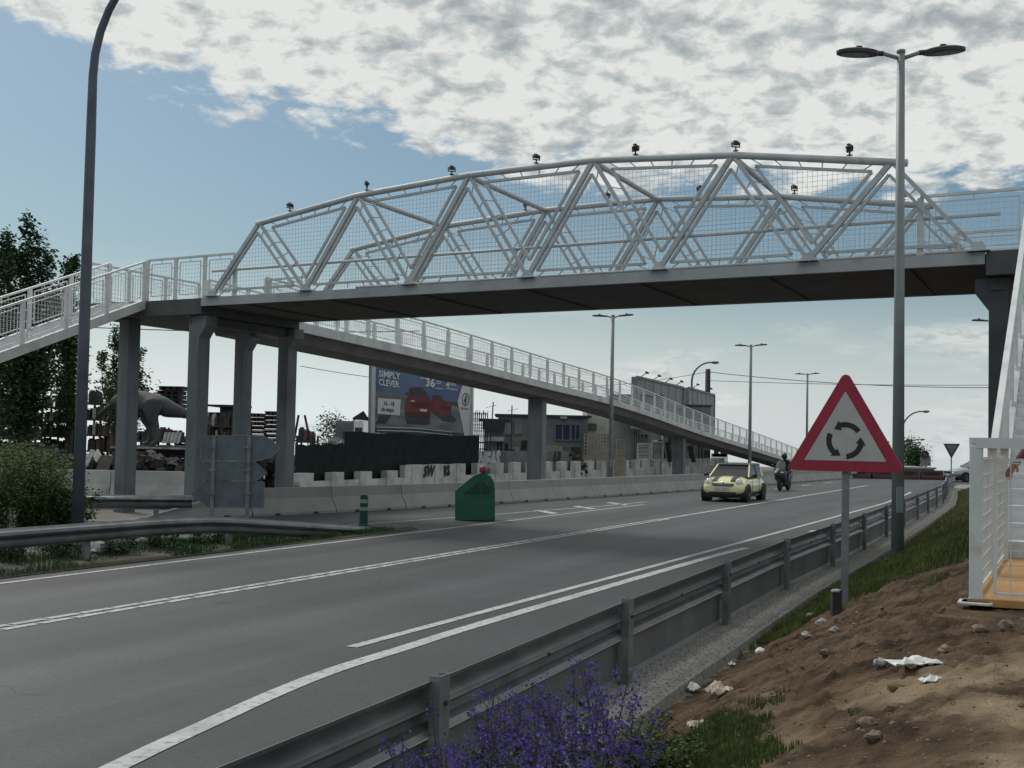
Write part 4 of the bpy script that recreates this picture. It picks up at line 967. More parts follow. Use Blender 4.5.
def mini(name,label,loc,rz):
    t=thing(name,label,'car',loc,rz)
    ST=[(-1.80,.62,.38,.70),(-1.74,.74,.28,.82),(-1.55,.81,.20,.90),(-1.1,.84,.17,.94),(0,.845,.17,.94),(.7,.845,.17,.94),(1.0,.84,.18,.925),(1.3,.83,.20,.88),(1.55,.80,.22,.80),(1.68,.76,.24,.72),(1.76,.68,.28,.62),(1.79,.55,.34,.54)]
    m=MB(); m.loft([superring(*s_) for s_ in ST]); body=m.build('body','yellow',t,smooth=True)
    ss=body.modifiers.new('sub','SUBSURF'); ss.levels=1; ss.render_levels=1
    def topz(x,y):
        w=lerp([(a,b) for a,b,c,d in ST],x); b=lerp([(a,c) for a,b_,c,d in ST],x); tt=lerp([(a,d) for a,b_,c,d in ST],x)
        return (b+tt)/2+(tt-b)/2*(max(0,1-abs(y/w)**3.2))**(1/3.2)
    # greenhouse
    def rr_ring(x0,x1,w,z,r_=.12,fr=.0):
        pts=[]
        for cx,cy,a0 in ((x1-r_,w-r_,0),(x0+r_,w-r_,90),(x0+r_,-w+r_,180),(x1-r_,-w+r_,270)):
            for k in range(4): a=R(a0+30*k); pts.append(Vector((cx+r_*math.cos(a)+(fr*(1-(cy/w)**2) if cx>0 else 0),cy+r_*math.sin(a),z)))
        return pts
    m=MB(); m.loft([rr_ring(-1.62,.88,.77,.90),rr_ring(-1.50,.42,.69,1.16),rr_ring(-1.42,.16,.63,1.335)]); m.build('windows','glass',t,smooth=False)
    m=MB(); m.loft([rr_ring(-1.46,.20,.645,1.325,.12),rr_ring(-1.47,.21,.65,1.345,.12),rr_ring(-1.43,.14,.62,1.385,.14),rr_ring(-1.3,-.02,.45,1.41,.18)]); m.build('roof','black',t,smooth=False)
    for sg in (-1,1):
        m=MB(); m.bar((.84,sg*.735,.90),(.17,sg*.60,1.335),.055,.05); m.build('roof_pillar','yellow',t); m=MB(); m.bar((-.42,sg*.775,.92),(-.40,sg*.625,1.34),.08,.03,up=(0,1,0)); m.build('roof_pillar','black',t); m=MB(); m.bar((-1.30,sg*.76,.92),(-1.22,sg*.61,1.335),.20,.03,up=(0,1,0)); m.build('roof_pillar','yellow',t)
        m=MB(); m.sphere((1.60,sg*.55,.70),.14,.13,.155,14,8); h_=m.build('headlight','headlight',t,smooth=True)
        m=MB(); rg=[]
        for x_,r_ in ((1.58,.165),(1.66,.158)): rg.append([Vector((x_-.03*math.sin(a*.3927)*1,sg*.55+r_*math.cos(a*.3927),.70+r_*1.15*math.sin(a*.3927))) for a in range(16)])
        m.loft(rg,cap=False); m.build('bezel','chrome',h_)
        m=MB(); m.sphere((1.70,sg*.60,.44),.07,.06,.045,10,6); m.build('indicator','headlight',t,smooth=True)
        m=MB(); m.sphere((.66,sg*.93,.97),.07,.10,.075,10,6); m.bar((.66,sg*.78,.93),(.66,sg*.90,.95),.04,.04); m.build('mirror','black',t,smooth=True)
        for x_ in (-1.22,1.24):
            m=MB(); n=20; rg=[]
            for yy in (.60,.862): rg.append([Vector((x_+.36*math.cos(2*math.pi*k/n),sg*yy,.30+.36*math.sin(2*math.pi*k/n))) for k in range(n)])
            m.loft(rg); m.build('wheel_arch','black',t)
            wheel(t,x_,sg*.79,.295,.18)
        m=MB(); a,b=(1.0,.30*sg),(1.62,.26*sg)
        rg=[]
        for k in range(9):
            x_=.86+(1.64-.86)*k/8; rg.append([Vector((x_,sg*.34-.09,topz(x_,sg*.34-.09)+.012)),Vector((x_,sg*.34+.09,topz(x_,sg*.34+.09)+.012)),Vector((x_,sg*.34+.09,topz(x_,sg*.34+.09)-.03)),Vector((x_,sg*.34-.09,topz(x_,sg*.34-.09)-.03))])
        m.loft(rg); m.build('bonnet_stripe','black',t)
        m=MB(); m.box(-.4,.35,sg*.845-.012,sg*.845+.012,.20,.26); m.build('sill','black',t)
        m=MB(); m.bar((-.42,sg*.853,.28),(-.44,sg*.845,.90),.012,.012); m.bar((.62,sg*.853,.28),(.64,sg*.845,.90),.012,.012); m.build('door_gap','black',t)
        m=MB(); m.bar((-.30,sg*.862,.80),(-.14,sg*.862,.80),.03,.03); m.build('door_handle','chrome',t)
    m=MB(); pl=[(-.42,.66),(.42,.66),(.36,.57),(-.36,.57)]; m.prism([Vector((1.74,y,z)) for y,z in pl],(0,0,0),(.055,0,0)); gr=m.build('grille','black',t)
    m=MB(); m.bar((1.77,-.44,.675),(1.77,.44,.675),.03,.02); [m.bar((1.80,-.38,z),(1.80,.38,z),.012,.012) for z in (.595,.62,.645)]; m.build('grille_trim','chrome',gr)
    m=MB(); m.prism([Vector((1.77,y,z)) for y,z in ((-.52,.36),(.52,.36),(.46,.25),(-.46,.25))],(0,0,0),(.03,0,0)); m.build('air_intake','black',t)
    m=MB(); m.box(1.80,1.815,-.26,.26,.42,.53); m.build('number_plate','plate',t)
    m=MB(); m.box(-1.6,1.6,-.66,.66,.14,.24); m.build('underbody','black',t)
    m=MB(); m.sphere((1.765,0,.715),.02,.05,.03,10,6); m.build('bonnet_badge','chrome',t)
    return t
cc=G(733.5,501.5); cy=cc.y+1.2
mini('car','small pale yellow hatchback with black bonnet stripes driving towards the viewer',(W(735,450,cy).x,cy,.005),YAW+math.pi)
# other, generic cars
def saloon(label,loc,rz,paint,group=None,h=1.45):
    t=thing('car',label,'car',loc,rz,group)
    ST=[(-2.15,.60,.42,.72),(-2.08,.78,.30,.88),(-1.6,.86,.20,.95),(0,.88,.18,.95),(.9,.87,.18,.93),(1.5,.85,.2,.84),(1.95,.80,.24,.74),(2.12,.66,.30,.60),(2.15,.5,.36,.52)]
    m=MB(); m.loft([superring(*s_) for s_ in ST]); m.build('body',paint,t,smooth=True)
    def rg(x0,x1,w,z): return [Vector(p) for p in ((x1,w*.8,z),(x1-.1,w,z),(x0+.1,w,z),(x0,w*.8,z),(x0,-w*.8,z),(x0+.1,-w,z),(x1-.1,-w,z),(x1,-w*.8,z))]
    m=MB(); m.loft([rg(-1.9,1.05,.80,.92),rg(-1.35,.25,.64,h-.06)]); m.build('windows','glass',t)
    m=MB(); m.loft([rg(-1.40,.30,.66,h-.07),rg(-1.3,.15,.60,h)]); m.build('roof',paint,t)
    for sg in (-1,1):
        m=MB(); m.sphere((1.98,sg*.62,.66),.12,.16,.08,10,6); m.build('headlight','headlight',t,smooth=True)
        m=MB(); m.bar((1.0,sg*.78,.93),(.27,sg*.64,h-.06),.05,.05); m.bar((-1.2,sg*.78,.93),(-1.1,sg*.64,h-.06),.14,.04,up=(0,1,0)); m.build('roof_pillar',paint,t)
        m=MB(); m.sphere((.8,sg*.97,1.0),.07,.10,.07,8,6); m.build('mirror','black',t)
        for x_ in (-1.35,1.35): wheel(t,x_,sg*.80,.32,.2,6)
    m=MB(); m.box(2.10,2.16,-.5,.5,.52,.66); m.build('grille','black',t)
    m=MB(); m.box(2.15,2.17,-.26,.26,.40,.50); m.build('number_plate','plate',t)
    return t
p=W(960,470,82); saloon('silver car beyond the right guardrail\'s far end, partly hidden by the white railing',(p.x+1.3,82,0),R(185),'silver')
p=W(829,470,86); saloon('white car far down the road behind the lower left corner of the triangular sign',(p.x+1.2,86,0),R(225),'whitecar')
# ================================================================== PEOPLE
def skin_mesh(chains,root,name,mats,matfn=None,parent=None,sub=1):
    # chains: list of [(point,radius),...]; points that coincide are shared
    vs=[];rad=[];ed=[];idx={}
    for ch in chains:
        prev=None
        for p,r_ in ch:
            key=tuple(round(c,4) for c in p)
            if key not in idx: idx[key]=len(vs); vs.append(p); rad.append(r_)
            i=idx[key]
            if prev is not None and prev!=i: ed.append((prev,i))
            prev=i
    me=bpy.data.meshes.new(name); me.from_pydata(vs,ed,[]); ob=bpy.data.objects.new(name,me); col.objects.link(ob)
    md=ob.modifiers.new('skin','SKIN'); md.use_smooth_shade=True
    for i,v in enumerate(me.skin_vertices[0].data): rr_=rad[i]; v.radius=(rr_,rr_) if not isinstance(rr_,tuple) else rr_; v.use_root=(i==idx[tuple(round(c,4) for c in root)])
    if sub: sb=ob.modifiers.new('sub','SUBSURF'); sb.levels=sub; sb.render_levels=sub
    bpy.context.view_layer.update()
    m2=bpy.data.meshes.new_from_object(ob.evaluated_get(bpy.context.evaluated_depsgraph_get()))
    bpy.data.objects.remove(ob)
    V=[v.co.copy() for v in m2.vertices]; F=[tuple(p.vertices) for p in m2.polygons]; bpy.data.meshes.remove(m2)
    return V,F
def make_person(name,label,loc,rz,J,cloth='cloth_black',legs=None,skinhands=True,helmet=False,head_dir=(1,0,0)):
    t=thing(name,label,'person',loc,rz)
    V=lambda q: Vector(q)
    pel,chest,neck,head=V(J['pelvis']),V(J['chest']),V(J['neck']),V(J['head'])
    mid=(pel+chest)/2
    chains=[[(tuple(pel),(.15,.12)),(tuple(mid),(.135,.10)),(tuple(chest),(.17,.115)),(tuple(neck),.055),(tuple(head-Vector((0,0,.06))),(.07,.08)),(tuple(head),(.080,.095)),(tuple(head+Vector((0,0,.08))),(.055,.065))]]
    for sd_ in ('l','r'):
        sh,el,wr=V(J['sh'+sd_]),V(J['el'+sd_]),V(J['wr'+sd_]); hip,kn,an,toe=V(J['hip'+sd_]),V(J['kn'+sd_]),V(J['an'+sd_]),V(J['toe'+sd_])
        chains.append([(tuple(chest),(.17,.115)),(tuple(sh),.062),(tuple((sh+el)/2),.052),(tuple(el),.043),(tuple((el*.6+wr*.4)),.042),(tuple(wr),.028)])
        fd=(wr-el).normalized(); pm=wr+fd*.075; chains.append([(tuple(wr),.028),(tuple(pm),(.040,.018))])
        sdv=fd.cross(Vector((0,0,1))); sdv=(sdv if sdv.length>.1 else Vector((0,1,0))).normalized(); cu=fd.cross(sdv)
        for k,(o_,L) in enumerate(((-.030,.066),(-.010,.075),(.010,.070),(.030,.054))):
            a=pm+sdv*o_+fd*.012; b=a+fd*L*.5+cu*.004; c=b+fd*L*.32+cu*.018; d_=c+fd*L*.2+cu*.02
            chains.append([(tuple(pm),(.040,.018)),(tuple(a),.010),(tuple(b),.0088),(tuple(c),.008),(tuple(d_),.006)])
        a=wr+fd*.03-sdv*.035; b=a+fd*.03-sdv*.02+cu*.01; c=b+fd*.025+cu*.01; chains.append([(tuple(wr),.028),(tuple(a),.013),(tuple(b),.011),(tuple(c),.008)])
        chains.append([(tuple(pel),(.15,.12)),(tuple(hip),.09),(tuple((hip+kn)/2),.078),(tuple(kn),.056),(tuple(kn*.6+an*.4),.055),(tuple(an),.038),(tuple(an+(toe-an)*.5),.042),(tuple(toe),.030)])
    vs,fs=skin_mesh(chains,tuple(pel),'body',None)
    m=MB(); m.add(vs,fs)
    hd=V(head_dir).normalized(); side=Vector((-hd.y,hd.x,0))
    hz=neck.z+.02; wl=[V(J['wrl']),V(J['wrr'])]
    me_m=[cloth,legs or cloth,'skin','rubber']
    m.mi=[]
    for f in fs:
        c=sum((vs[i] for i in f),Vector())/len(f)
        if c.z>hz: k=2
        elif any((c-w).length<.0 or ((c-w).dot((w-V(J['el'+q])).normalized())>-.01 and (c-w).length<.26) for w,q in zip(wl,'lr')): k=2 if skinhands else 3
        elif min((c-V(J['anl'])).length,(c-V(J['anr'])).length, (c-V(J['toel'])).length,(c-V(J['toer'])).length)<.13: k=3
        elif c.z<pel.z+.02 or J.get('sit') and min((c-V(J['knl'])).length,(c-V(J['knr'])).length)<.3: k=1
        else: k=0
        m.mi.append(k)
    body=m.build('body',me_m,t,smooth=True)
    # face
    if not helmet:
        m=MB(); m.sphere(head+hd*.100-Vector((0,0,.015)),.018,.016,.028,8,6,math.atan2(hd.y,hd.x)); m.build('nose','skin',body,smooth=True)
        for sg in (-1,1):
            m=MB(); m.sphere(head+hd*.088+side*.032*sg+Vector((0,0,.02)),.012,.012,.009,8,6); m.build('eye','black',body,smooth=True)
            m=MB(); m.sphere(head+side*.088*sg,.016,.01,.032,8,6,math.atan2(hd.y,hd.x)); m.build('ear','skin',body,smooth=True)
        m=MB(); m.sphere(head+hd*.088-Vector((0,0,.058)),.010,.026,.006,8,6,math.atan2(hd.y,hd.x)); m.build('mouth','sign_red',body,smooth=True)
        m=MB(); m.sphere(head-hd*.018+Vector((0,0,.045)),.105,.098,.095,14,8,math.atan2(hd.y,hd.x)); m.build('hair','hair',t,smooth=True)
    else:
        m=MB(); m.sphere(head+Vector((0,0,.01)),.15,.13,.155,16,10,math.atan2(hd.y,hd.x)); h_=m.build('helmet','black',t,smooth=True)
        m=MB(); rg=[]
        for zz,k in ((-.045,1.0),(0,1.03),(.05,1.0)): rg.append([head+Vector((0,0,zz+.01))+(hd*math.cos(a)*.155+side*math.sin(a)*.135)*k for a in [R(-60+15*i) for i in range(9)]])
        m.loft(rg,cap=False,closed=False); m.build('visor','glass',h_,smooth=True)
    return t
# person on the platform: local frame = world axes; mostly outside the frame, one arm swinging in
make_person('person','person in a maroon sleeve at the right edge, mostly outside the picture',(5.02,11.5,PZ),0,
  dict(pelvis=(.0,0,.93),chest=(0,-.02,1.32),neck=(0,-.03,1.50),head=(0,-.06,1.64),
   shl=(.20,-.02,1.40),ell=(.30,.05,1.12),wrl=(.33,-.08,.89),
   shr=(-.19,-.02,1.40),elr=(-.38,-.05,1.13),wrr=(-.555,-.16,.955),
   hipl=(.10,0,.90),knl=(.13,-.02,.50),anl=(.12,.12,.09),toel=(.12,-.08,.035),
   hipr=(-.10,0,.90),knr=(-.30,-.20,.52),anr=(-.49,-.33,.09),toer=(-.56,-.52,.035)),cloth='maroon',legs='jeans',head_dir=(-.3,-1,0))
# ================================================================== MOTORCYCLE + RIDER
mc=G(783,491); my=mc.y+.6; mloc=Vector((W(784.5,450,my).x,my,.0)); mrz=YAW+math.pi-.05
mo=thing('motor_scooter','black maxi scooter with twin headlights and tall windscreen following the yellow car','scooter',mloc,mrz)
def mwheel(x,r,w):
    m=MB(); n=22; rg=[]
    for yy,q in ((-w/2,r*.75),(-w/2,r*.9),(-w*.2,r),(w*.2,r),(w/2,r*.9),(w/2,r*.75)): rg.append([Vector((x+q*math.cos(2*math.pi*k/n),yy,r+q*math.sin(2*math.pi*k/n))) for k in range(n)])
    m.loft(rg); wh=m.build('wheel','rubber',mo)
    m=MB(); m.tube([(x,-w*.3,r),(x,w*.3,r)],r*.74,18); m.build('rim','black',wh)
mwheel(.72,.30,.13); mwheel(-.70,.30,.15)
m=MB(); m.loft([superring(x,w,b,t_,16,2.6) for x,w,b,t_ in ((1.0,.08,.62,.86),(.92,.20,.52,.98),(.75,.27,.42,1.05),(.55,.27,.36,1.06),(.40,.24,.30,1.0))]); fa_=m.build('front_fairing','black',mo,smooth=True)
m=MB(); m.loft([superring(x,w,b,t_,16,3) for x,w,b,t_ in ((.45,.20,.22,.45),(.1,.21,.20,.50),(-.1,.20,.24,.72),(-.5,.20,.42,.82),(-.9,.16,.52,.86),(-1.1,.08,.62,.84))]); m.build('body','black',mo,smooth=True)
m=MB(); m.loft([superring(x,w,b,t_,14,2.6) for x,w,b,t_ in ((.05,.10,.72,.80),(-.05,.17,.74,.84),(-.45,.18,.76,.85),(-.55,.16,.78,.93),(-.95,.14,.80,.93),(-1.0,.08,.82,.90))]); m.build('seat','rubber',mo,smooth=True)
m=MB(); rg=[]
for z,x,w in ((1.0,.78,.22),(1.18,.66,.23),(1.34,.56,.17),(1.39,.54,.08)): rg.append([Vector((x-.10*(q/.5)**2*.5,q*w*2,z)) for q in (-.5,-.25,0,.25,.5)]+[Vector((x-.10*(q/.5)**2*.5-.008,q*w*2,z)) for q in (.5,.25,0,-.25,-.5)])
m.loft(rg); m.build('windscreen','lens',mo,smooth=False)
for sg in (-1,1):
    m=MB(); m.sphere((.90,sg*.115,.86),.08,.095,.045,12,8,-sg*.5); m.build('headlight','headlight',mo,smooth=True)
    m=MB(); m.tube([(.5,sg*.22,1.02),(.52,sg*.36,1.14)],.012,6); m.sphere((.52,sg*.40,1.17),.03,.07,.045,10,6); m.build('mirror','black',mo,smooth=True)
    m=MB(); m.tube([(.45,0,1.02),(.40,sg*.25,1.03),(.34,sg*.38,1.0)],.016,6); m.build('handlebar','black',mo,smooth=True)
    m=MB(); m.tube([(.60,sg*.085,.62),(.72,sg*.085,.28)],.025,8); m.build('fork','galv_dull',mo)
m=MB(); m.box(.93,.945,-.10,.10,.60,.70); m.build('number_plate','plate',mo)
m=MB(); m.tube([(-.2,-.22,.28),(-.55,-.26,.36),(-.95,-.26,.42)],[.03,.055,.055],10); m.build('exhaust','galv_dull',mo,smooth=True)
m=MB(); m.loft([superring(x,w,b,t_,12,2.2) for x,w,b,t_ in ((.42,.06,.55,.62),(.6,.09,.58,.66),(.8,.09,.56,.64),(1.0,.07,.42,.50))]); m.build('mudguard','black',mo,smooth=True)
make_person('person','scooter rider in black clothes and black helmet, hands on the handlebar',tuple(mloc),mrz,
  dict(pelvis=(-.25,0,.95),chest=(-.12,0,1.30),neck=(-.06,0,1.46),head=(-.02,0,1.60),
   shl=(-.10,.20,1.38),ell=(.08,.30,1.14),wrl=(.31,.34,1.04),shr=(-.10,-.20,1.38),elr=(.08,-.30,1.14),wrr=(.31,-.34,1.04),
   hipl=(-.20,.12,.90),knl=(.20,.21,.80),anl=(.18,.20,.34),toel=(.36,.20,.30),hipr=(-.20,-.12,.90),knr=(.20,-.21,.80),anr=(.18,-.20,.34),toer=(.36,-.20,.30),sit=1),
  skinhands=False,helmet=True)
# ================================================================== ROADSIDE WALL, FENCE, BILLBOARDS
DW=-25.0
def wall_s(px):
    r_=ray(px,450); t=DW/(CS*r_.x-SN*r_.y); return SD(r_.x*t,r_.y*t)[0]
OW=P(60,DW); wl_=thing('yard_wall','long low white wall with square pillars and black graffiti running behind the ramp','wall',OW)
s0w,s1w=wall_s(300),wall_s(722)
m=MB(OW); m.prism([P(s0w,DW-.2,0),P(s1w,DW-.2,0),P(s1w,DW-.2,.50),P(s0w,DW-.2,.50)],(0,0,0),tuple(N*.2)); m.build('base_wall','whitewall',wl_)
s=s0w; pil=[]
while s<s1w:
    pil.append(s); s+=2.05
g0,g1=wall_s(405),wall_s(461); g2,g3=wall_s(486),wall_s(586)
for s in pil:
    h=.80 if s<g0 else 1.02
    m=MB(OW); m.prism([P(s,DW-.25,0),P(s+.85,DW-.25,0),P(s+.85,DW-.25,h),P(s,DW-.25,h)],(0,0,0),tuple(N*.30)); m.build('wall_pillar','whitewall',wl_)
m=MB(OW); m.prism([P(g0,DW-.22,.5),P(g1,DW-.22,.5),P(g1,DW-.22,1.0),P(g0,DW-.22,1.0)],(0,0,0),tuple(N*.24)); m.build('infill_panel','whitewall',wl_)
m=MB(OW); m.prism([P(g2,DW-1.0,.0),P(g3,DW-1.0,0),P(g3,DW-1.0,1.55),P(g2,DW-1.0,1.55)],(0,0,0),tuple(N*.2)); m.build('rear_wall','greywall',wl_)
def wall_text(txt,s,d,z,size,mat,shear=.2,bold=.02,name='graffiti'):
    vs,fs=text_mb(txt,size,bold); m=MB(OW); m.add([P(s+v.x+v.y*shear,d,z+v.y+.05*math.sin(v.x*3)) for v in vs],fs); return m.build(name,mat,wl_)
wall_text('SW',wall_s(423),DW+.056,.50,.62,'graf',bold=.03); wall_text('RS',wall_s(443),DW+.056,.50,.6,'graf',bold=.03,shear=-.15)
wall_text('VNEAS',wall_s(488),DW-.79,.82,1.0,'alu',bold=.06); wall_text('ORY',wall_s(546),DW-.79,.80,1.0,'alu',bold=.05,shear=-.2)
wall_text('AR',wall_s(566),DW-.79,.8,1.0,'graf',bold=.05)
# green netting fence on the wall
fe=thing('netting_fence','dark green netting fence on posts behind the white wall, below the car billboard','fence',P(50,DW-.4))
OFn=P(50,DW-.4)
def netpanel(sa,sb,za,zb0,zb1):
    m=MB(OFn); k=24; rg=[]
    for i in range(k+1):
        t=i/k; s=sa+(sb-sa)*t; w=.012*math.sin(i*1.3)+.008*math.sin(i*3.1); z1=zb0+(zb1-zb0)*t+.03*math.sin(i*.9)
        rg.append([P(s,DW-.45+w,za),P(s,DW-.45-w*.5,(za+z1)/2),P(s,DW-.45+w*.3,z1),P(s,DW-.47+w*.3,z1),P(s,DW-.47-w*.5,(za+z1)/2),P(s,DW-.47+w,za)])
    m.loft(rg); m.build('netting','mesh_green',fe)
    for i in range(0,k+1,6):
        s=sa+(sb-sa)*i/k; m=MB(OFn); m.tube([P(s,DW-.52,0),P(s,DW-.52,max(zb0,zb1)+.02)],.025,6); m.build('post','dark',fe)
netpanel(wall_s(308),wall_s(354),.15,1.78,1.85); netpanel(wall_s(354.5),wall_s(487.5),.15,2.30,2.25)
# --- car advertisement billboard
TL,BL,TR,BR=W(373,352,58),W(372,434,58),W(471.5,366.5,63.5),W(470.5,440.6,63.5)
OB2=up((BL+BR)/2,0)
bb=thing('billboard','large car advertisement billboard with two red cars on blue, standing above the green netting','billboard',OB2)
ex_=(BR-BL).normalized(); ez_=(TL-BL).normalized(); nb_=ez_.cross(ex_).normalized()
if nb_.y>0: nb_=-nb_
def bp_(x,y,o=0.0):      # zoomed-picture coordinates -> board surface
    u=(x-98)/757; yb=635+65*u; yt=23+105*u; v=(yb-y)/(yb-yt)
    a=BL+(BR-BL)*u; b=TL+(TR-TL)*u; return a+(b-a)*v+nb_*o
def bpoly(pts,o,mat,name,parent):
    m=MB(OB2); v=[bp_(x,y,o) for x,y in pts]; tri=tessellate_polygon([v]); m.add(v,[tuple(t) for t in tri]); return m.build(name,mat,parent)
m=MB(OB2); m.prism([BL,BR,TR,TL],(0,0,0),tuple(-nb_*.25)); brd=m.build('board','board_back',bb)
m=MB(OB2)
for a,b in ((BL,BR),(BR,TR),(TR,TL),(TL,BL)): m.bar(a+nb_*.05,b+nb_*.05,.14,.12,up=tuple(nb_))
m.build('frame','alu',brd)
for t in (.15,.5,.85):
    q=BL+(BR-BL)*t-nb_*.4; m=MB(OB2); m.bar((q.x,q.y,0),(q.x,q.y,q.z+3.2),.2,.2,up=(0,1,0)); m.build('support_post','rust',bb)
ps_=[]
bpoly([(98,23),(855,128),(855,440),(98,345)],.010,'ad_sky','printed_sky',brd)
bpoly([(98,345),(855,440),(855,700),(98,635)],.010,'ad_road','printed_road',brd)
bpoly([(110,312),(180,322),(330,350),(335,372),(105,352)],.018,'ad_sand','printed_hills',brd)
bpoly([(620,392),(700,400),(745,405),(745,432),(620,420)],.018,'ad_dark','printed_hills',brd)
bpoly([(98,585),(500,600),(830,650),(850,700),(98,635)],.018,'ad_dark','printed_shadow',brd)
bpoly([(150,495),(235,495),(190,560),(120,560)],.018,'ad_dark','printed_shadow',brd)
bpoly([(335,470),(525,470),(560,560),(480,575),(350,560)],.018,'ad_dark','printed_shadow',brd)
bpoly([(520,490),(690,490),(745,545),(700,560),(600,540)],.018,'ad_dark','printed_shadow',brd)
bpoly([(520,480),(560,490),(640,560),(520,570)],.022,'ad_road','printed_road',brd)
for y in (598,622): bpoly([(130,y-18),(420,y-4),(700,y+30),(700,y+34),(420,y+2),(130,y-12)],.024,'ad_white','printed_line',brd)
# car 2
bpoly([(540,385),(548,352),(560,344),(600,346),(618,385),(680,402),(692,440),(688,490),(650,508),(600,515),(560,500),(530,470),(528,390)],.026,'ad_red','printed_car',brd)
bpoly([(545,383),(552,352),(598,352),(612,384)],.030,'ad_dark','printed_car_glass',brd)
bpoly([(600,430),(688,440),(684,462),(605,455)],.030,'ad_reddark','printed_car_grille',brd)
bpoly([(566,470),(590,470),(596,512),(570,506)],.030,'ad_dark','printed_wheel',brd)
# car 1
bpoly([(338,372),(358,352),(364,296),(378,286),(440,283),(470,292),(508,352),(524,382),(530,440),(524,490),(480,512),(380,508),(345,520),(332,470)],.034,'ad_red','printed_car',brd)
bpoly([(362,350),(370,294),(438,289),(466,298),(502,352),(440,358)],.038,'ad_dark','printed_car_glass',brd)
bpoly([(372,395),(520,400),(522,440),(430,445),(372,430)],.038,'ad_reddark','printed_car_grille',brd)
bpoly([(335,325),(352,325),(352,342),(335,342)],.038,'ad_dark','printed_mirror',brd)
bpoly([(336,470),(358,475),(362,560),(342,545)],.038,'ad_dark','printed_wheel',brd)
bpoly([(442,450),(496,455),(496,472),(442,468)],.040,'ad_white','printed_plate',brd)
bpoly([(360,470),(520,480),(520,515),(365,515)],.039,'ad_reddark','printed_car_bumper',brd)
bpoly([(370,384),(400,388),(400,398),(370,392)],.040,'ad_white','printed_lamp',brd)
# white wedge and date box
bpoly([(780,262),(855,272),(855,700),(805,692),(738,395)],.034,'ad_white','printed_wedge',brd)
bpoly([(133,368),(298,378),(292,500),(130,484)],.034,'ad_white','printed_box',brd)
bpoly([(268,352),(340,360),(340,378),(298,376),(268,372)],.032,'ad_sand','printed_box',brd)
def btext(txt,x,y,size,o,mat,w=1.0,bold=.0,slope=.14):
    vs,fs=text_mb(txt,1.0,bold); m=MB(OB2); m.add([bp_(x+v.x*size*w,y+v.x*size*w*slope-v.y*size,o) for v in vs],fs); m.build('lettering',mat,brd)
btext('SIMPLY',134,205,66,.045,'ad_white',.76,.03); btext('CLEVER',134,268,66,.045,'ad_white',.66,.03)
btext('36',480,276,88,.045,'ad_white',.85,.04); btext('4',640,285,60,.045,'ad_white',.95,.03)
btext('16 - 18',172,420,44,.045,'ad_dark',.62,.03,.10); btext('de mayo',158,463,44,.045,'ad_dark',.60,.03,.10)
btext('ŠKODA',765,458,22,.045,'ad_green',.85,.02,.10)
for x,y,L in ((438,212,40),(560,238,46),(560,252,40),(668,250,55),(668,262,55),(640,292,100),(560,290,60)):
    bpoly([(x,y),(x+L,y+L*.14),(x+L,y+L*.14+6),(x,y+6)],.045,'ad_white','printed_small_print',brd)
m=MB(OB2); a=[];b=[];n=24
for i in range(n): c,s_=math.cos(2*math.pi*i/n),math.sin(2*math.pi*i/n); a.append(bp_(803+29*c,382+50*s_,.045)); b.append(bp_(803+24*c,382+42*s_,.045))
m.add(a+b,[(i,(i+1)%n,n+(i+1)%n,n+i) for i in range(n)]); m.build('emblem_ring','ad_green',brd)
bpoly([(788,392),(812,345),(816,352),(806,378),(818,372),(808,392),(820,390),(806,404),(806,420),(796,418),(798,402)],.045,'ad_green','emblem',brd)
# --- two roadside billboards beyond the ramp, lamps on outriggers
def side_board(p0,p1,label,nlamp,bot=3.0):
    o=up((p0+p1)/2,0); t=thing('billboard',label,'billboard',o,0,'grey billboards beyond the ramp'); e=(p1-p0); e.z=0; e.normalize(); nn=Vector((e.y,-e.x,0))
    m=MB(o); m.prism([up(p0,bot),up(p1,bot),p1,p0],(0,0,0),tuple(-nn*.35)); bd_=m.build('board','board_back',t)
    m=MB(o)
    for a,b in ((up(p0,bot),up(p1,bot)),(up(p1,bot),p1),(p1,p0),(p0,up(p0,bot))): m.bar(a+nn*.03,b+nn*.03,.14,.12,up=tuple(nn))
    m.build('frame','galv_dull',bd_)
    L=(p1-p0).length; k=6
    for i in range(1,k):
        q=p0+(p1-p0)*(i/k); m=MB(o); m.bar(up(q+nn*.01,bot),up(q+nn*.01,q.z),.06,.04,up=tuple(nn)); m.build('sheet_joint','galv_dull',bd_)
    for f in (.1,.36,.63,.9):
        q=p0+(p1-p0)*f-nn*.6; m=MB(o); m.bar(up(q,0),up(q,p0.z-.6),.22,.22,up=(0,1,0)); m.build('support_post','rust',t)
    for i in range(nlamp):
        q=p0+(p1-p0)*((i+.25)/nlamp); 
        m=MB(o); m.bar(q,q+nn*.5+Vector((0,0,.32)),.05,.05); q2=q+nn*.5+Vector((0,0,.32)); m.cbox(q2,.26,.2,.12,math.atan2(e.y,e.x),(.5,0)); m.build('spotlight','black',t)
side_board(W(636.5,376.7,85),W(683,387.5,97),'long grey billboard with four spotlights, left of two standing behind the ramp',4)
side_board(W(688,387.5,99),W(714.3,395,112),'shorter grey billboard with two spotlights, right of two behind the ramp',2)
up_=W(708,369,110); 
po=thing('utility_pole','thick dark utility pole behind the right grey billboard, carrying the overhead cables','pole',(up_.x,up_.y,0))
m=MB(); m.tube([(0,0,-.2),(0,0,up_.z)],[.27,.22],10); m.build('pole','dark',po,smooth=True)
for q in (.25,1.0):
    m=MB(); m.cbox((0,-.26,up_.z-q),.10,.12,.12); m.build('insulator','black',po)
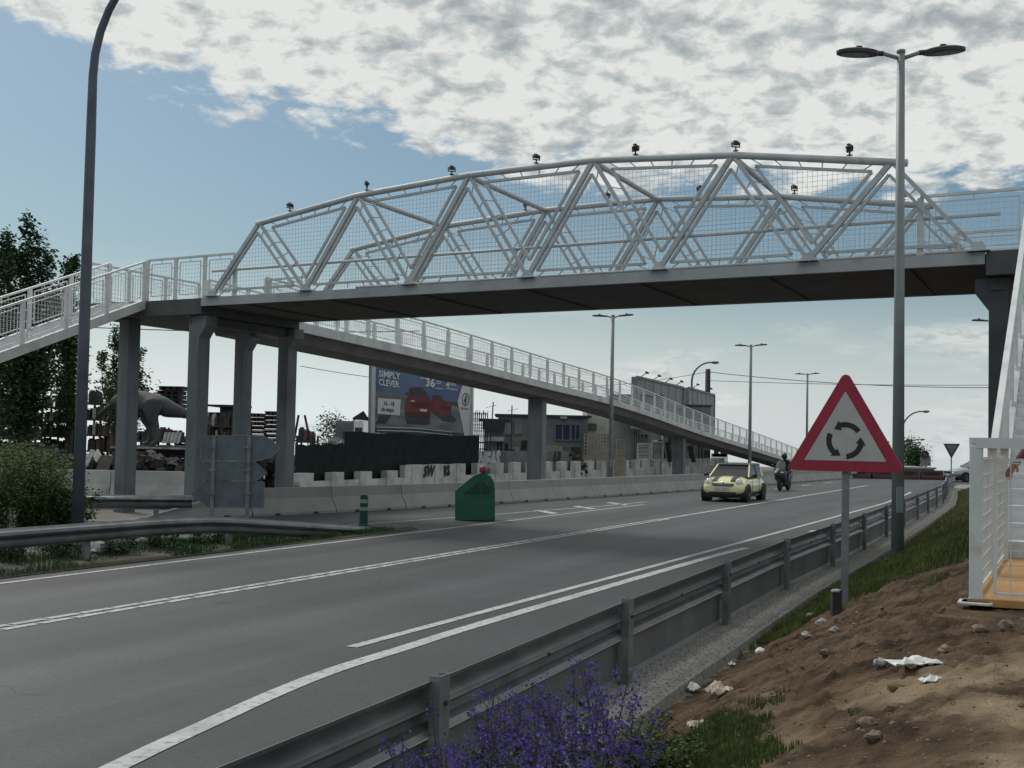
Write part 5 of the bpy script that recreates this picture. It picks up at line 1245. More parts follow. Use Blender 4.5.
def cable(label,a,b,sag,r=.03,group=None,n=20):
    m=MB(a); m.tube([a+(b-a)*(i/n)-Vector((0,0,sag*4*(i/n)*(1-i/n))) for i in range(n+1)],r,5); o=m.build('overhead_cable','cable'); o.location=a; return tag(o,label,'cable',group)
cable('upper overhead cable crossing the sky from the utility pole to the right',up_-Vector((0,0,.25)),W(1300,371,95),1.3,.028)
cable('lower overhead cable crossing the sky from the utility pole to the right',up_-Vector((0,0,1.0)),W(1300,377,95),.5,.022)
cable('thin overhead cable running left from the utility pole behind the ramp',up_-Vector((0,0,.25)),W(300,366,90),1.5,.022)
cable('dark overhead cable low in the sky behind the bridge pillars, left of centre',W(60,326,80),W(420,331,80),.2,.03)
# ================================================================== VEGETATION
def leaves(m,centres,size,rnd,flatness=.0):
    for c in centres:
        a=rnd.uniform(0,6.283); b=rnd.uniform(-1.2,1.2); s=size*rnd.uniform(.6,1.3)
        u=Vector((math.cos(a),math.sin(a),math.sin(b)*.6))*s; v=Vector((-math.sin(a)*math.cos(b),math.cos(a)*math.cos(b),math.sin(b)+.3))*s*.55
        i=len(m.v); o=m.o; m.v += [c-u*.5-o,c+v*.5-o,c+u*.5-o,c-v*.5-o]; m.f.append([i,i+1,i+2,i+3]); m.mi.append(0)
def tree(name,label,base,cols,leaf,size,mat,trunk_r,group=None,cat='tree',seed=1,trunk_h=None,up_angle=True):
    """cols: list of (dx,dy,z0,z1,radius,count)"""
    rnd=random.Random(seed); t=thing(name,label,cat,base,0,group); base=Vector(base)
    m=MB(); hmax=max(c[3] for c in cols)
    th=trunk_h or hmax*.55
    m.tube([(0,0,-.2),(.05*th*.2,0,th*.3),(0,.03*th,th*.65),(.02,0,th)],[trunk_r,trunk_r*.8,trunk_r*.6,trunk_r*.3],8)
    tr_=m.build('trunk','bark',t,smooth=True)
    for dx,dy,z0,z1,r_,n in cols:
        mm=MB(); mm.tube([(0,0,min(z0,th*.5)*.8),(dx*.5,dy*.5,z0+(z1-z0)*.2),(dx*.95,dy*.95,z0+(z1-z0)*.55),(dx,dy,z1-.9)],[trunk_r*.4,trunk_r*.3,trunk_r*.2,.02],5); mm.build('limb','bark',tr_)
    m=MB(); cs=[]
    for dx,dy,z0,z1,r_,n in cols:
        # twigs along the column, leaves gather on twigs
        nt=max(6,n//28)
        for k in range(nt):
            f=rnd.random()**.85; z=z0+(z1-z0)*f; prof=math.sin(math.pi*min(1,(f*.86+.10)))**.6; rr_=r_*prof
            a=rnd.uniform(0,6.283); 
            L=rr_*rnd.uniform(.55,1.15); st=Vector((dx*(.5+.5*f),dy*(.5+.5*f),z-(.5 if up_angle else 0)*L))
            en=st+Vector((math.cos(a)*L,math.sin(a)*L,L*(1.1 if up_angle else rnd.uniform(-.3,.6))))
            for q in range(28):
                g=rnd.random()**.7; sp_=.16*r_+.05
                cs.append(st+(en-st)*g+Vector((rnd.gauss(0,sp_),rnd.gauss(0,sp_),rnd.gauss(0,sp_*1.2))))
    leaves(m,cs,leaf*size,rnd); m.build('crown',mat,t); return t
def at0(px,Y): v=W(px,450,Y); return (v.x,Y,0)
# big poplar group at the left edge: each tree its own
Yt=58
def pc(px0,top,Y,w,bx): 
    v=W(px0,top,Y); return v.x-bx,v.z
bx=W(22,450,Yt).x
def colm(list_,Y,bx,zbase,dens):
    out=[]
    for px,top,wpx,zb in list_:
        v=W(px,top,Y); r_=wpx*Y/FPX/2*1.3; out.append((v.x-bx,random.uniform(-.8,.8),zb,v.z-.25,r_,int(dens*r_*(v.z-zb)*46)))
    return out
tree('poplar_tree','tall dark poplar tree with upright branches left of the blue lamp post',(bx,Yt,0),
     colm([(31,214,22,3),(15,245,24,2.5),(40,232,20,3),(28,250,30,2.5),(50,252,22,2.5),(36,300,44,1.8),(20,330,44,1.5),(58,285,20,3)],Yt,bx,2,10),.21,1,'leaf_dark',.34,seed=3,trunk_h=8)
bx=W(-8,450,55).x
tree('poplar_tree','dark poplar tree cut by the left edge of the picture',(bx,55,0),
     colm([(2,226,20,3),(-14,210,24,3),(-30,240,30,2.5),(-5,300,44,2)],55,bx,2,10),.20,1,'leaf_dark',.3,seed=4,trunk_h=8)
bx=W(68,450,62).x
tree('poplar_tree','dark poplar tree rising directly behind the tall blue lamp post',(bx,62,0),
     colm([(62,256,16,4),(70,262,12,4),(76,254,12,4),(60,300,30,3),(72,330,34,2)],62,bx,2,10),.20,1,'leaf_dark',.26,seed=5,trunk_h=7)
bx=W(124,450,75).x
tree('poplar_tree','smaller grey-green poplar behind the leftmost bridge pillar',(bx,75,0),
     colm([(112,322,11,2.5),(124,335,14,2.5),(133,326,10,2.5),(106,350,12,2),(142,345,12,2),(124,372,44,2),(150,368,9,2.5)],75,bx,2,9),.20,1,'leaf_mid',.2,seed=6,trunk_h=5)
bx=W(111,450,52).x
tree('clipped_shrub','dense dark green bush left of the leftmost bridge pillar',(bx,52,1.4),[(0,0,.4,3.0,.55,1100),(-.2,.1,.6,2.6,.45,700)],.10,1,'leaf_dark',.08,cat='bush',seed=8,trunk_h=1.2,up_angle=False)
for px,top,Y,r_,lab in ((329,418,90,1.5,'small round tree far behind the green netting, left one of two'),(343,421,92,1.1,'small round tree far behind the green netting, right one of two')):
    v=W(px,top,Y); tree('round_tree',lab,(v.x,Y,0),[(0,0,1.2,v.z,r_,1000)],.19,1,'leaf_dark',.12,seed=int(px),up_angle=False)
for px,top,Y,r_,lab in ((908,441,135,1.9,'dark tree in the distance just right of the tall grey lamp pole'),(917,452,132,1.5,'low dark bushy tree left of the far round sign')):
    v=W(px,top,Y); tree('round_tree',lab,(v.x,Y,gf(Y)-.1),[(0,0,.6,v.z-gf(Y),r_,1900)],.26,1,'leaf_dark',.15,seed=int(px),up_angle=False)
# feathery shrub at the left
def shrub(name,label,base,n,h,w,mat,leaf,seed,group=None,per=70,th=.008):
    rnd=random.Random(seed); t=thing(name,label,'shrub',base,0,group); ms=MB(); ml=MB()
    for i in range(n):
        a=rnd.uniform(0,6.283); r0=rnd.uniform(0,w*.35); r1=r0+rnd.uniform(.1,.65)*w; hh=h*rnd.uniform(.45,1.05)
        p0=Vector((r0*math.cos(a),r0*math.sin(a),-.05)); p3=Vector((r1*math.cos(a+.3),r1*math.sin(a+.3),hh*(1-.30*(r1/w)))); p1=p0+Vector((0,0,hh*.5)); pts=[p0,p0*.5+p1*.5,p1*.5+p3*.5+Vector((0,0,.12*hh)),p3]
        ms.tube(pts,[th,th*.8,th*.6,th*.3],4,cap=False)
        cs=[]
        for k in range(per):
            f=rnd.random()**.6; j=min(2,int(f*3)); g=f*3-j; c=pts[j]+(pts[j+1]-pts[j])*g
            cs.append(c+Vector((rnd.gauss(0,.09*w),rnd.gauss(0,.09*w),rnd.gauss(0,.07*h))))
        leaves(ml,[c for c in cs if c.z>.02],leaf,rnd)
    st=ms.build('branches','stem',t); ml.build('foliage',mat,t); return t
v=W(35,500,26.5); shrub('feathery_shrub','big feathery green shrub at the left edge behind the guardrail',(v.x,26.5,0),140,1.85,1.2,'leaf_shrub',.05,11,per=190)
v=W(-8,500,25.5); shrub('feathery_shrub','feathery green shrub cut by the left picture edge behind the guardrail',(v.x,25.5,0),110,2.0,1.1,'leaf_shrub',.05,12,per=150)
v=W(66,520,25.8); shrub('leafy_shrub','low leafy shrub hugging the foot of the tall blue lamp post',(v.x,25.8,0),50,1.1,.75,'leaf_mid',.07,13,per=110)
for px,s_,hh,lab in ((118,0,.42,'low dark weed bush under the left guardrail beside the pale stone'),(165,0,.38,'low dark weed bush under the left guardrail, second from the pale stone'),(60,0,.5,'low dark weed bush under the left guardrail below the lamp post'),(15,0,.5,'low dark weed bush under the left guardrail at the picture edge'),(208,0,.3,'small weed bush under the sloping end of the left guardrail')):
    Yv=lerp([(0,20.3),(60,21),(118,22),(165,23.2),(208,24.4)],px); v=W(px,500,Yv); shrub('weed_bush',lab,(v.x,Yv,.03),26,hh,.55,'leaf_dark',.05,int(px)+3,group='weed bushes under the left guardrail',per=60)
# pale stone
def rock(name,label,loc,r,mat,seed,cat='stone',group=None,sq=.6,parent=None):
    rnd=random.Random(seed); m=MB(); m.sphere((0,0,0),r,r*rnd.uniform(.7,1),r*sq,12,9)
    m.v=[v*(1+.45*noise.noise(v*(1.6/r)+Vector((seed,0,0)))+.2*noise.noise(v*(4/r)+Vector((seed,3,0)))) for v in m.v]
    o=m.build(name,mat,smooth=False); o.location=loc; o.rotation_euler=(0,0,rnd.random()*6); return tag(o,label,cat,group)
v=G(102,556); rock('stone','pale cream stone lying in the weeds under the left guardrail',(v.x,v.y,.14),.33,'pale',5,sq=.5)
# ---------- grass as stuff
def grass(name,label,pts,h,w,mat,seed,lean=.4):
    rnd=random.Random(seed); m=MB(); V=m.v; F=m.f
    for x,y,z,k in pts:
        a=rnd.uniform(0,6.283); hh=h*k*rnd.uniform(.5,1.3); ww=w*rnd.uniform(.6,1.2); la=rnd.uniform(0,6.283); l=lean*hh*rnd.random()
        dx,dy=math.cos(a)*ww/2,math.sin(a)*ww/2; tx,ty=math.cos(la)*l,math.sin(la)*l; i=len(V)
        V+= [Vector((x-dx,y-dy,z-.01)),Vector((x+dx,y+dy,z-.01)),Vector((x+dx*.6+tx*.4,y+dy*.6+ty*.4,z+hh*.6)),Vector((x-dx*.6+tx*.4,y-dy*.6+ty*.4,z+hh*.6)),Vector((x+tx,y+ty,z+hh))]
        F+= [[i,i+1,i+2,i+3],[i+3,i+2,i+4]]; m.mi+= [0,0]
    o=m.build(name,mat); return tag(o,label,None,None,'stuff')
rnd=random.Random(21)
def scatter_bank(n,s0,s1,e0,e1,dens):
    out=[]
    for _ in range(n):
        s=rnd.uniform(s0,s1); e=rnd.uniform(e0,e1); d=drail(s)+e; x,y=XY(s,d)
        q=dens(s,e)+.55*noise.noise(Vector((x*1.1,y*1.1,5)))+.3*noise.noise(Vector((x*4,y*4,9)))
        if q>.5: out.append((x,y,gz(s,d),min(1.4,.35+q*.6)))
    return out
# verge strip between rail and bank top, denser with distance
def dens_far(s,e):
    return (.78 if e>.50 else 0)*lerp([(12,0),(13.6,.25),(15.0,.8),(16.5,1.05),(60,1.1)],s-.25*(e-1.4))
gr=scatter_bank(90000,12.5,24,.50,4.6,dens_far)+scatter_bank(40000,24,70,.5,7,dens_far)
grass('grass','green grass on the bank around the tall grey lamp post, behind the guardrail',gr,.12,.014,'grass',1)
def dens_near(s,e): 
    c=math.exp(-(((s-6.9)/1.5)**2+((e-1.45)/.60)**2)); return 1.05*c
gr=scatter_bank(52000,4.2,8.6,.5,2.6,dens_near)
grass('grass','short green weeds in the bottom foreground right of the purple flowers',gr,.075,.007,'leaf_weed',2)
gr=[]
for _ in range(26000):
    s=rnd.uniform(2,25.5); a=-14.2; b=lerp([(x[0],x[2]) for x in vw],s); d=rnd.uniform(b,a); x,y=XY(s,d)
    q=noise.noise(Vector((x*.9,y*.9,2)))+.2
    if q>-.05: gr.append((x,y,.03,.5+q))
grass('grass','dark grass on the narrow verge under the left guardrail',gr,.13,.02,'leaf_dark',3)
# ---------- purple flowers
def flower_plant(label,x,y,z,h,seed,n=6,pet=150):
    rnd=random.Random(seed); t=thing('flowering_plant',label,'plant',(x,y,z),0,'purple flowering plants by the guardrail')
    ms=MB(); ml=MB(); mp=MB()
    for i in range(n):
        a=rnd.uniform(0,6.283); sp_=rnd.uniform(.05,.22); hh=h*rnd.uniform(.55,1.0); p0=Vector((rnd.gauss(0,.03),rnd.gauss(0,.03),-.05)); top=Vector((math.cos(a)*sp_,math.sin(a)*sp_,hh)); mid=p0*.4+top*.5+Vector((0,0,.08))
        ms.tube([p0,mid,top],[.0045,.0035,.002],4,cap=False)
        # side branches with flower clusters, curled
        for k in range(11):
            f=rnd.uniform(.35,1.0); c=mid+(top-mid)*((f-.35)/.65) if f>.35 else mid
            b=rnd.uniform(0,6.283); L=rnd.uniform(.03,.10)*(1.25-f*.5); e=c+Vector((math.cos(b)*L,math.sin(b)*L,L*.7)); ms.tube([c,e],[.002,.0015],3,cap=False)
            cl=[]
            for q in range(int(pet/18)):
                cc_=e+Vector((rnd.gauss(0,.016),rnd.gauss(0,.016),rnd.gauss(0,.018)))
                if rnd.random()<.62+.0*f: 
                    # five-petalled flower as a small cup
                    r_=rnd.uniform(.008,.013); nrm=Vector((rnd.gauss(0,1),rnd.gauss(0,1)-.6,rnd.uniform(0,1))).normalized(); uu=nrm.cross(Vector((0,0,1))).normalized() if abs(nrm.z)<.95 else Vector((1,0,0)); vv=nrm.cross(uu)
                    base=len(mp.v); mp.v.append(cc_-nrm*.004)
                    for w_ in range(10): an=w_*.6283; rr_=r_*(1 if w_%2==0 else .45); mp.v.append(cc_+uu*rr_*math.cos(an)+vv*rr_*math.sin(an))
                    for w_ in range(10): mp.f.append([base,base+1+w_,base+1+(w_+1)%10]); mp.mi.append(0)
                else: cl.append(cc_)
            leaves(ml,cl,.012,rnd)
        cl=[]
        for q in range(26): f=rnd.random(); cl.append(p0+(mid-p0)*f*1.3+Vector((rnd.gauss(0,.03),rnd.gauss(0,.03),rnd.gauss(0,.02))))
        leaves(ml,[c for c in cl if c.z>0],.05,rnd)
    ms.build('stems','stem',t); ml.build('leaves','leaf_mid',t); tag(mp.build('flowers','petal',t),kind='stuff'); return t
fp=[(441,5.6,.90),(462,5.9,.98),(478,5.3,.92),(492,6.2,.99),(505,5.6,.96),(520,6.0,1.0),(533,5.5,.92),(548,6.3,1.02),(562,5.7,.95),(577,6.1,.98),(592,5.6,.97),(604,6.5,1.07),(618,6.0,.93),(634,6.3,.86),(398,5.7,.62),(418,5.4,.70),(648,6.0,.72),(470,4.9,.8),(510,4.9,.82),(548,5.0,.82),(585,5.1,.80)]
tops={441:716,462:690,478:700,492:682,505:700,520:668,533:690,548:664,562:684,577:670,592:682,604:656,618:690,634:702,398:738,418:728,648:728,470:728,510:722,548.5:722,585:722}
fp=[(441,5.9,716),(462,6.2,692),(478,5.7,704),(492,6.4,684),(505,5.9,700),(520,6.3,668),(533,5.8,692),(548,6.5,664),(562,6.0,686),(577,6.3,672),(592,5.9,684),(604,6.7,655),(618,6.2,690),(628,6.5,706),(398,6.1,738),(418,5.8,728),(470,5.2,734),(510,5.2,728),(548,5.3,726),(585,5.4,728)]
fp.sort()
for i,(px,Y,top) in enumerate(fp):
    v=W(px,top,Y); s_,d_=SD(v.x,Y); z=gz(s_,d_)
    lab='%s purple flowering plant counting from the left along the guardrail'%ordn(i) if i else 'leftmost purple flowering plant, short, at the guardrail post'
    flower_plant(lab,v.x,Y,z,max(.3,v.z-z),100+i,n=5 if top<735 else 4,pet=160 if top<735 else 90)
for i,(px,Y,h_) in enumerate(((652,7.4,.40),(668,7.2,.30),(640,7.1,.34),(684,6.9,.25))):
    v=W(px,500,Y); s_,d_=SD(v.x,Y); z=gz(s_,d_)
    shrub('green_weed',['leafy green weed right of the purple flowers, tallest of four','second leafy green weed from the left beyond the flowers, near the gutter','leafy green weed closest to the purple flowers','small leafy green weed nearest the crumpled cardboard'][i],(v.x,Y,z),16,h_,.22,'leaf_weed',.028,40+i,per=40,th=.003,group='green weeds by the gutter')
# ---------- litter and stones on the bank
def onbank(px,py):
    d=ray(px,py); t=3.0
    while t<40:
        x,y,z=d.x*t,d.y*t,CAMZ+d.z*t; s_,e_=SD(x,y)
        if z<gz(s_,e_): return Vector((x,y,gz(s_,e_)))
        t+=.02
    return G(px,py)
def crumple(name,label,loc,w,l,h,mat,seed,rz=0,cat='litter'):
    m=MB(); n=9; rnd_=random.Random(seed); vs=[]
    for i in range(n):
        for j in range(n):
            u,v_=i/(n-1)-.5,j/(n-1)-.5; q=Vector((u*3+seed,v_*3,1)); vs.append(Vector((u*w*(1+.25*noise.noise(q)),v_*l*(1+.25*noise.noise(q+Vector((3,3,0)))),max(.004,h*(.5+.9*noise.noise(q*1.1))*(1-2.2*max(abs(u),abs(v_))**2)+.01))))
    fs=[(i*n+j,(i+1)*n+j,(i+1)*n+j+1,i*n+j+1) for i in range(n-1) for j in range(n-1)]
    m.add(vs,fs); m.add([v-Vector((0,0,.004)) for v in vs],[tuple(reversed(f)) for f in fs]); o=m.build(name,mat); o.location=loc; o.rotation_euler=(0,0,rz); return tag(o,label,cat)
crumple('paper_scrap','large crumpled white paper lying on the dark dirt mound',onbank(915,668),.30,.12,.07,'paper',3,.2)
crumple('paper_scrap','small white paper scrap just below the large crumpled one on the dirt',onbank(930,683),.14,.07,.04,'paper',5,.5)
crumple('cardboard_scrap','crumpled pale cardboard beside the gutter edge, right of the white paper',onbank(719,697),.20,.15,.14,'card',8,.6)
crumple('paper_scrap','crumpled white paper at the gutter edge left of the cardboard',onbank(693,692),.12,.10,.11,'paper',11,1.2)
crumple('paper_scrap','dirty white lump in the weeds below the cardboard',onbank(698,729),.15,.08,.07,'card',13,.3)
rock('stone','pale stone on the dirt beside the gutter, above the cardboard',onbank(760,653)+Vector((0,0,.02)),.055,'paper',4)
crumple('paper_scrap','tiny white scrap between the pale stone and the cardboard',onbank(732,666),.07,.05,.04,'paper',17,.9)
for i,(px,py,r_,lab) in enumerate(((866,727,.055,'dark earth clod on the sandy foreground, left of two'),(873,740,.05,'dark earth clod on the sandy foreground, lower of two'),(1006,630,.07,'brown stone at the right edge below the platform'),(980,632,.05,'brown stone left of the larger one below the platform'),(835,632,.05,'pale rubble stone below the sign post, rightmost'),(822,625,.07,'pale rubble stone just below the sign post'),(812,618,.06,'pale rubble stone left of the sign post foot'),(806,638,.05,'pale rubble stone at the gutter edge below the sign'),(826,655,.045,'small stone on the dark dirt below the sign post'),(896,690,.05,'small brown stone left of the lower paper scrap'),(946,652,.05,'small brown stone above the large crumpled paper'),(770,700,.06,'brown earth clod between cardboard and sandy patch'),(880,668,.045,'small pale stone left of the large crumpled paper'))):
    p=onbank(px,py); rock('stone',lab,p+Vector((0,0,r_*.25)),r_,'pale' if 'pale' in lab else 'stone',30+i)
# broken stump by the sign
p=onbank(836,614); st=thing('concrete_stump','small broken concrete post stump at the foot of the triangular sign','stump',p)
m=MB(); m.loft([[Vector((x*k,y*k,z+q)) for (x,y),q in zip(((-.05,-.05),(.05,-.05),(.05,.05),(-.05,.05)),(0,0,0,0) if z<.2 else (.0,.03,-.02,.01))] for z,k in ((-.1,1),(.22,.95))]); m.build('shaft','dark',st); m=MB(); m.sphere((0,0,.23),.06,.055,.025,10,6); m.build('broken_top','pale',st)
# pebbles and clods as ground cover
rnd=random.Random(5); m=MB()
def pebble(m,c,r_):
    vs=[c+Vector((a*r_*rnd.uniform(.6,1.2),b*r_*rnd.uniform(.6,1.2),q*r_*rnd.uniform(.4,.9))) for a,b,q in ((1,0,0),(0,1,0),(-1,0,0),(0,-1,0),(0,0,1),(0,0,-1))]
    m.add(vs,[(0,1,4),(1,2,4),(2,3,4),(3,0,4),(1,0,5),(2,1,5),(3,2,5),(0,3,5)])
for _ in range(8500):
    s=3.8+14*rnd.random()**1.3; e=rnd.uniform(.55,5.0); d=drail(s)+e; x,y=XY(s,d)
    if noise.noise(Vector((x*.9,y*.9,1)))+.35*rnd.random()< -.02+ (0 if e<3 else .25): continue
    pebble(m,Vector((x,y,gz(s,d))),rnd.uniform(.004,.013)*(2.2 if rnd.random()<.04 else 1))
o=m.build('clods','stone'); tag(o,'brown earth clods and pebbles scattered over the dirt bank',None,None,'stuff')
m=MB()
for _ in range(3800):
    s=rnd.uniform(4.5,20); d=drail(s)+rnd.uniform(-.36,.44); x,y=XY(s,d); pebble(m,Vector((x,y,.045)),rnd.uniform(.004,.012))
o=m.build('gravel','strip'); tag(o,'fine grey gravel lying on the concrete gutter strip',None,None,'stuff')
# ================================================================== FAR RIGHT
p=W(951,459,70); ys=thing('yield_sign','grey back of an inverted triangular sign beyond the silver car','road sign',(p.x,70,0))
v0,v1,v2=W(943.5,443.6,70),W(960.2,443.8,70),W(951.5,458.5,70)
c=(v0+v1+v2)/3
m=MB((p.x,70,0)); m.prism([v0,v1,v2],(0,0,0),(0,.04,0)); pn2=m.build('panel','black',ys)
m=MB((p.x,70,0)); m.prism([c+(q-c)*.68-Vector((0,.002,0)) for q in (v0,v1,v2)],(0,0,0),(0,-.01,0)); m.build('panel_back','greywall',pn2)
m=MB((p.x,70,0)); m.tube([(c.x,70.06,0),(c.x,70.06,c.z)],.035,8); m.build('post','galv_dull',ys)
p=W(925.5,456,90); rs_=thing('round_sign','far black-backed round sign above a grey rectangular panel','road sign',(p.x,90,0)); oo=(p.x,90,0)
m=MB(oo); cc_=W(925,454.5,90); m.tube([cc_,cc_+Vector((0,.05,0))],.29,18); m.build('round_panel','black',rs_)
m=MB(oo); a,b=W(921,456,90),W(931,466,90); m.box(a.x,b.x,90.06,90.10,b.z,a.z); m.build('rectangular_panel','greywall',rs_)
m=MB(oo); m.tube([(p.x,90.14,0),(p.x,90.14,cc_.z)],.04,8); m.build('post','galv_dull',rs_)
m=MB(oo); m.cbox(cc_+Vector((0,-.01,0)),.26,.015,.06,0,(0,.6)); m.build('symbol_bar','greywall',rs_)
a,b=W(903,467,88),W(937,467,88); 
fw=thing('low_building','low grey flat-roofed building at the far end of the road right of the lamp pole','building',(a.x,90,0)); oo=(a.x,90,0)
m=MB(oo); m.box(a.x-3,b.x,88.5,94,0,a.z-.12); m.build('wall','greywall',fw); m=MB(oo); m.box(a.x-3.1,b.x+.1,88.4,94.1,a.z-.118,a.z); m.build('roof_edge','concrete',fw)
k=0
for X in [21.6+1.62*i for i in range(8)]:
    if X>30.5: break
    t=thing('plastic_barrier',('dark red plastic barrier at the far road end, '+('leftmost of the row' if k==0 else '%s from the left in the row'%ordn(k))),'barrier',(X,85.5,0),0,'red plastic barriers at the far end of the road'); 
    m=MB(); m.loft([[Vector((x,y*q,z)) for x,y in ((-.75,-.25),(.75,-.25),(.75,.25),(-.75,.25))] for z,q in ((0,1),(.15,.95),(.30,.6),(.6,.4))]); m.build('body','redbarrier',t,bevel=.03)
    m=MB(); m.box(-.45,.45,-.20,-.16,.38,.52); m.build('slot','dark',t); k+=1
# ================================================================== SCRAP YARD
def rc(px0,px1,py0,py1,Y): a=W(px0,py1,Y); b=W(px1,py0,Y); return a.x,b.x,max(a.z,0),b.z
def stack(label,px0,px1,py0,py1,Y,layers,mat,depth=1.3,name='pallet_stack',cat='stack',z0=None,group=None,seed=1,mat2=None):
    x0,x1,za,zb=rc(px0,px1,py0,py1,Y); za=z0 if z0 is not None else za; rnd_=random.Random(seed); cx=(x0+x1)/2
    t=thing(name,label,cat,(cx,Y+depth/2,za),0,group); w=x1-x0; h=(zb-za)/layers
    for i in range(layers):
        m=MB(); dx=rnd_.uniform(-.05,.05)*w; ww=w*rnd_.uniform(.86,1.0); 
        m.cbox((dx,0,h*(i+.80)),ww,depth,h*.22)
        for q in (-.42,-.14,.14,.42): m.cbox((dx+q*ww,0,h*(i+.36)),ww*.10,depth*.96,h*.60)
        m.cbox((dx,0,h*(i+.10)),ww*.98,depth*.98,h*.12)
        m.build('layer',mat2 if (mat2 and i%2) else mat,t)
    return t
def rack(label,px0,px1,py0,py1,Y,shelves,bays,seed,depth=1.2):
    x0,x1,za,zb=rc(px0,px1,py0,py1,Y); za=0; rnd_=random.Random(seed); t=thing('storage_rack',label,'rack',((x0+x1)/2,Y+depth/2,0)); w=x1-x0
    for i in range(bays+1):
        for yy in (-depth/2,depth/2):
            m=MB(); m.cbox((-w/2+w*i/bays,yy,zb/2),.09,.09,zb); m.build('upright','rust',t)
    for j in range(shelves):
        z=zb*(j+.6)/shelves; m=MB(); m.cbox((0,0,z),w,depth,.08); m.build('shelf','wood_old',t)
        for i in range(bays*3):
            if rnd_.random()<.04: continue
            ww=w/bays/3*rnd_.uniform(.6,.95); hh=zb/shelves*rnd_.uniform(.5,.84); x=-w/2+w*(i+.5)/(bays*3)
            ma=rnd_.choice(['dark','rust','wood_old','brick','pale','dark','dark','rust'])
            m=MB(); m.cbox((x,-.1,z+.04+hh/2),ww,depth*.7,hh,rnd_.uniform(-.1,.1),taper=rnd_.uniform(.8,1)); m.cbox((x,-.1,z+.05+hh),ww*.5,depth*.3,.12,rnd_.uniform(-.4,.4)); m.build('stored_goods',ma,t)
    return t
rack('tall rusty storage rack crammed with scrap left of the blue lamp post',40,76,402,478,62,5,2,1)
rack('storage rack of scrap between the blue lamp post and the first bridge pillar',84,116,398,478,60,5,2,2)
rack('low cluttered rack behind the grey dinosaur statue',132,186,436,480,56,3,3,3)
rack('dark cluttered rack behind the direction sign panels',196,246,421,480,58,4,4,4)
rack('low rack of scrap between the two right bridge pillars',296,314,436,480,58,3,1,6)
rack('low cluttered rack at far left behind the feathery shrub',-20,36,420,478,60,4,3,7)
stack('stack of dark pallets piled high behind the statue\'s back',155,183,386,412,64,6,'rust',seed=3,mat2='dark',z0=None)
stack('dark stacked timber under a flat top left of the third bridge pillar',206,222,412,436,62,6,'dark',seed=4,mat2='rust')
stack('pinkish brick pallets stacked between third and fourth bridge pillars, left column',246,262,413,442,60,7,'brick',seed=5,mat2='wood_old')
stack('pinkish brick pallets stacked between third and fourth bridge pillars, right column',262.5,281,411,442,60,7,'brick',seed=6,mat2='dark')
stack('low dark timber stack just right of the second bridge pillar',203,222,421,440,60,4,'wood_old',seed=8)
# cabin with overhanging roof
x0,x1,za,zb=rc(219,236,405,440,61); t=thing('site_cabin','small dark cabin with an overhanging flat roof beside the third bridge pillar','cabin',((x0+x1)/2,62,0))
m=MB(); m.box(-(x1-x0)/2,(x1-x0)/2,-1,1,0,zb-.1); m.build('wall','dark',t); m=MB(); m.box(-(x1-x0)/2-.5,(x1-x0)/2+.3,-1.3,1.3,zb-.098,zb); m.build('roof','rust',t); m=MB(); m.box(-.3,.3,-1.02,-.99,1.0,1.9); m.build('window','glass',t)
# A-frame hoist
t0=W(301,415,57); t=thing('hoist_frame','thin dark A-shaped hoist frame just right of the fourth bridge pillar','frame',(t0.x,57,0))
for dx in (-.35,.55):
    m=MB(); m.bar((dx*.3,0,t0.z),(dx*1.6,0,0),.09,.09); m.build('leg','rust',t)
m=MB(); m.bar((-.3,0,t0.z*.62),(.45,0,t0.z*.62),.07,.07); m.build('crossbar','rust',t)
# leaning planks and sheets
def lean(label,px0,py0,px1,py1,Y,w,mat,name='leaning_plank'):
    a=W(px0,py0,Y); b=W(px1,py1,Y+.6); m=MB(a); m.bar(a,b,w,.05,up=(0,1,0)); 
    d_=(b-a).normalized(); m.bar(a+d_*.1+Vector((0,-.03,0)),a+d_*.18+Vector((0,-.03,0)),w*1.02,.02,up=(0,1,0)); o=m.build(name,mat); o.location=a; return tag(o,label,'plank',None)
lean('pale plank leaning left of the first bridge pillar, longest and brightest',84,468,93,450,46,.16,'pale')
lean('short pale board leaning near the top of the long pale plank',99,459,95.5,452.5,46.4,.3,'pale')
t=thing('leaning_pallet','dark slatted pallet leaning against scrap left of the first bridge pillar','pallet',up(W(104,470,46),0))
for i in range(6):
    a=W(97+i*2.0,470,46+.0); b=W(103+i*2.0,456,46.5); m=MB(up(W(104,470,46),0)); m.bar(a,b,.09,.04,up=(0,1,0)); m.build('slat','wood_old',t)
for f in (.1,.9):
    a=W(97+6*f,470-14*f,46.03+.5*f); b=W(107.6+6*f,470-14*f,46.03+.5*f); m=MB(up(W(104,470,46),0)); m.bar(a,b,.08,.05,up=(0,1,0)); m.build('rail','wood_old',t)
t=thing('corrugated_sheets','pale corrugated sheets leaning under the statue\'s tail','metal sheets',up(W(172,443,52),0))
for i in range(5):
    a=W(163.5+i*3.6,443,52); b=W(166+i*3.6,432.5,52.4); m=MB(up(W(172,443,52),0)); m.bar(a,b,.12,.03,up=(0,1,0)); m.build('sheet','pale' if i%2==0 else 'galv_dull',t)
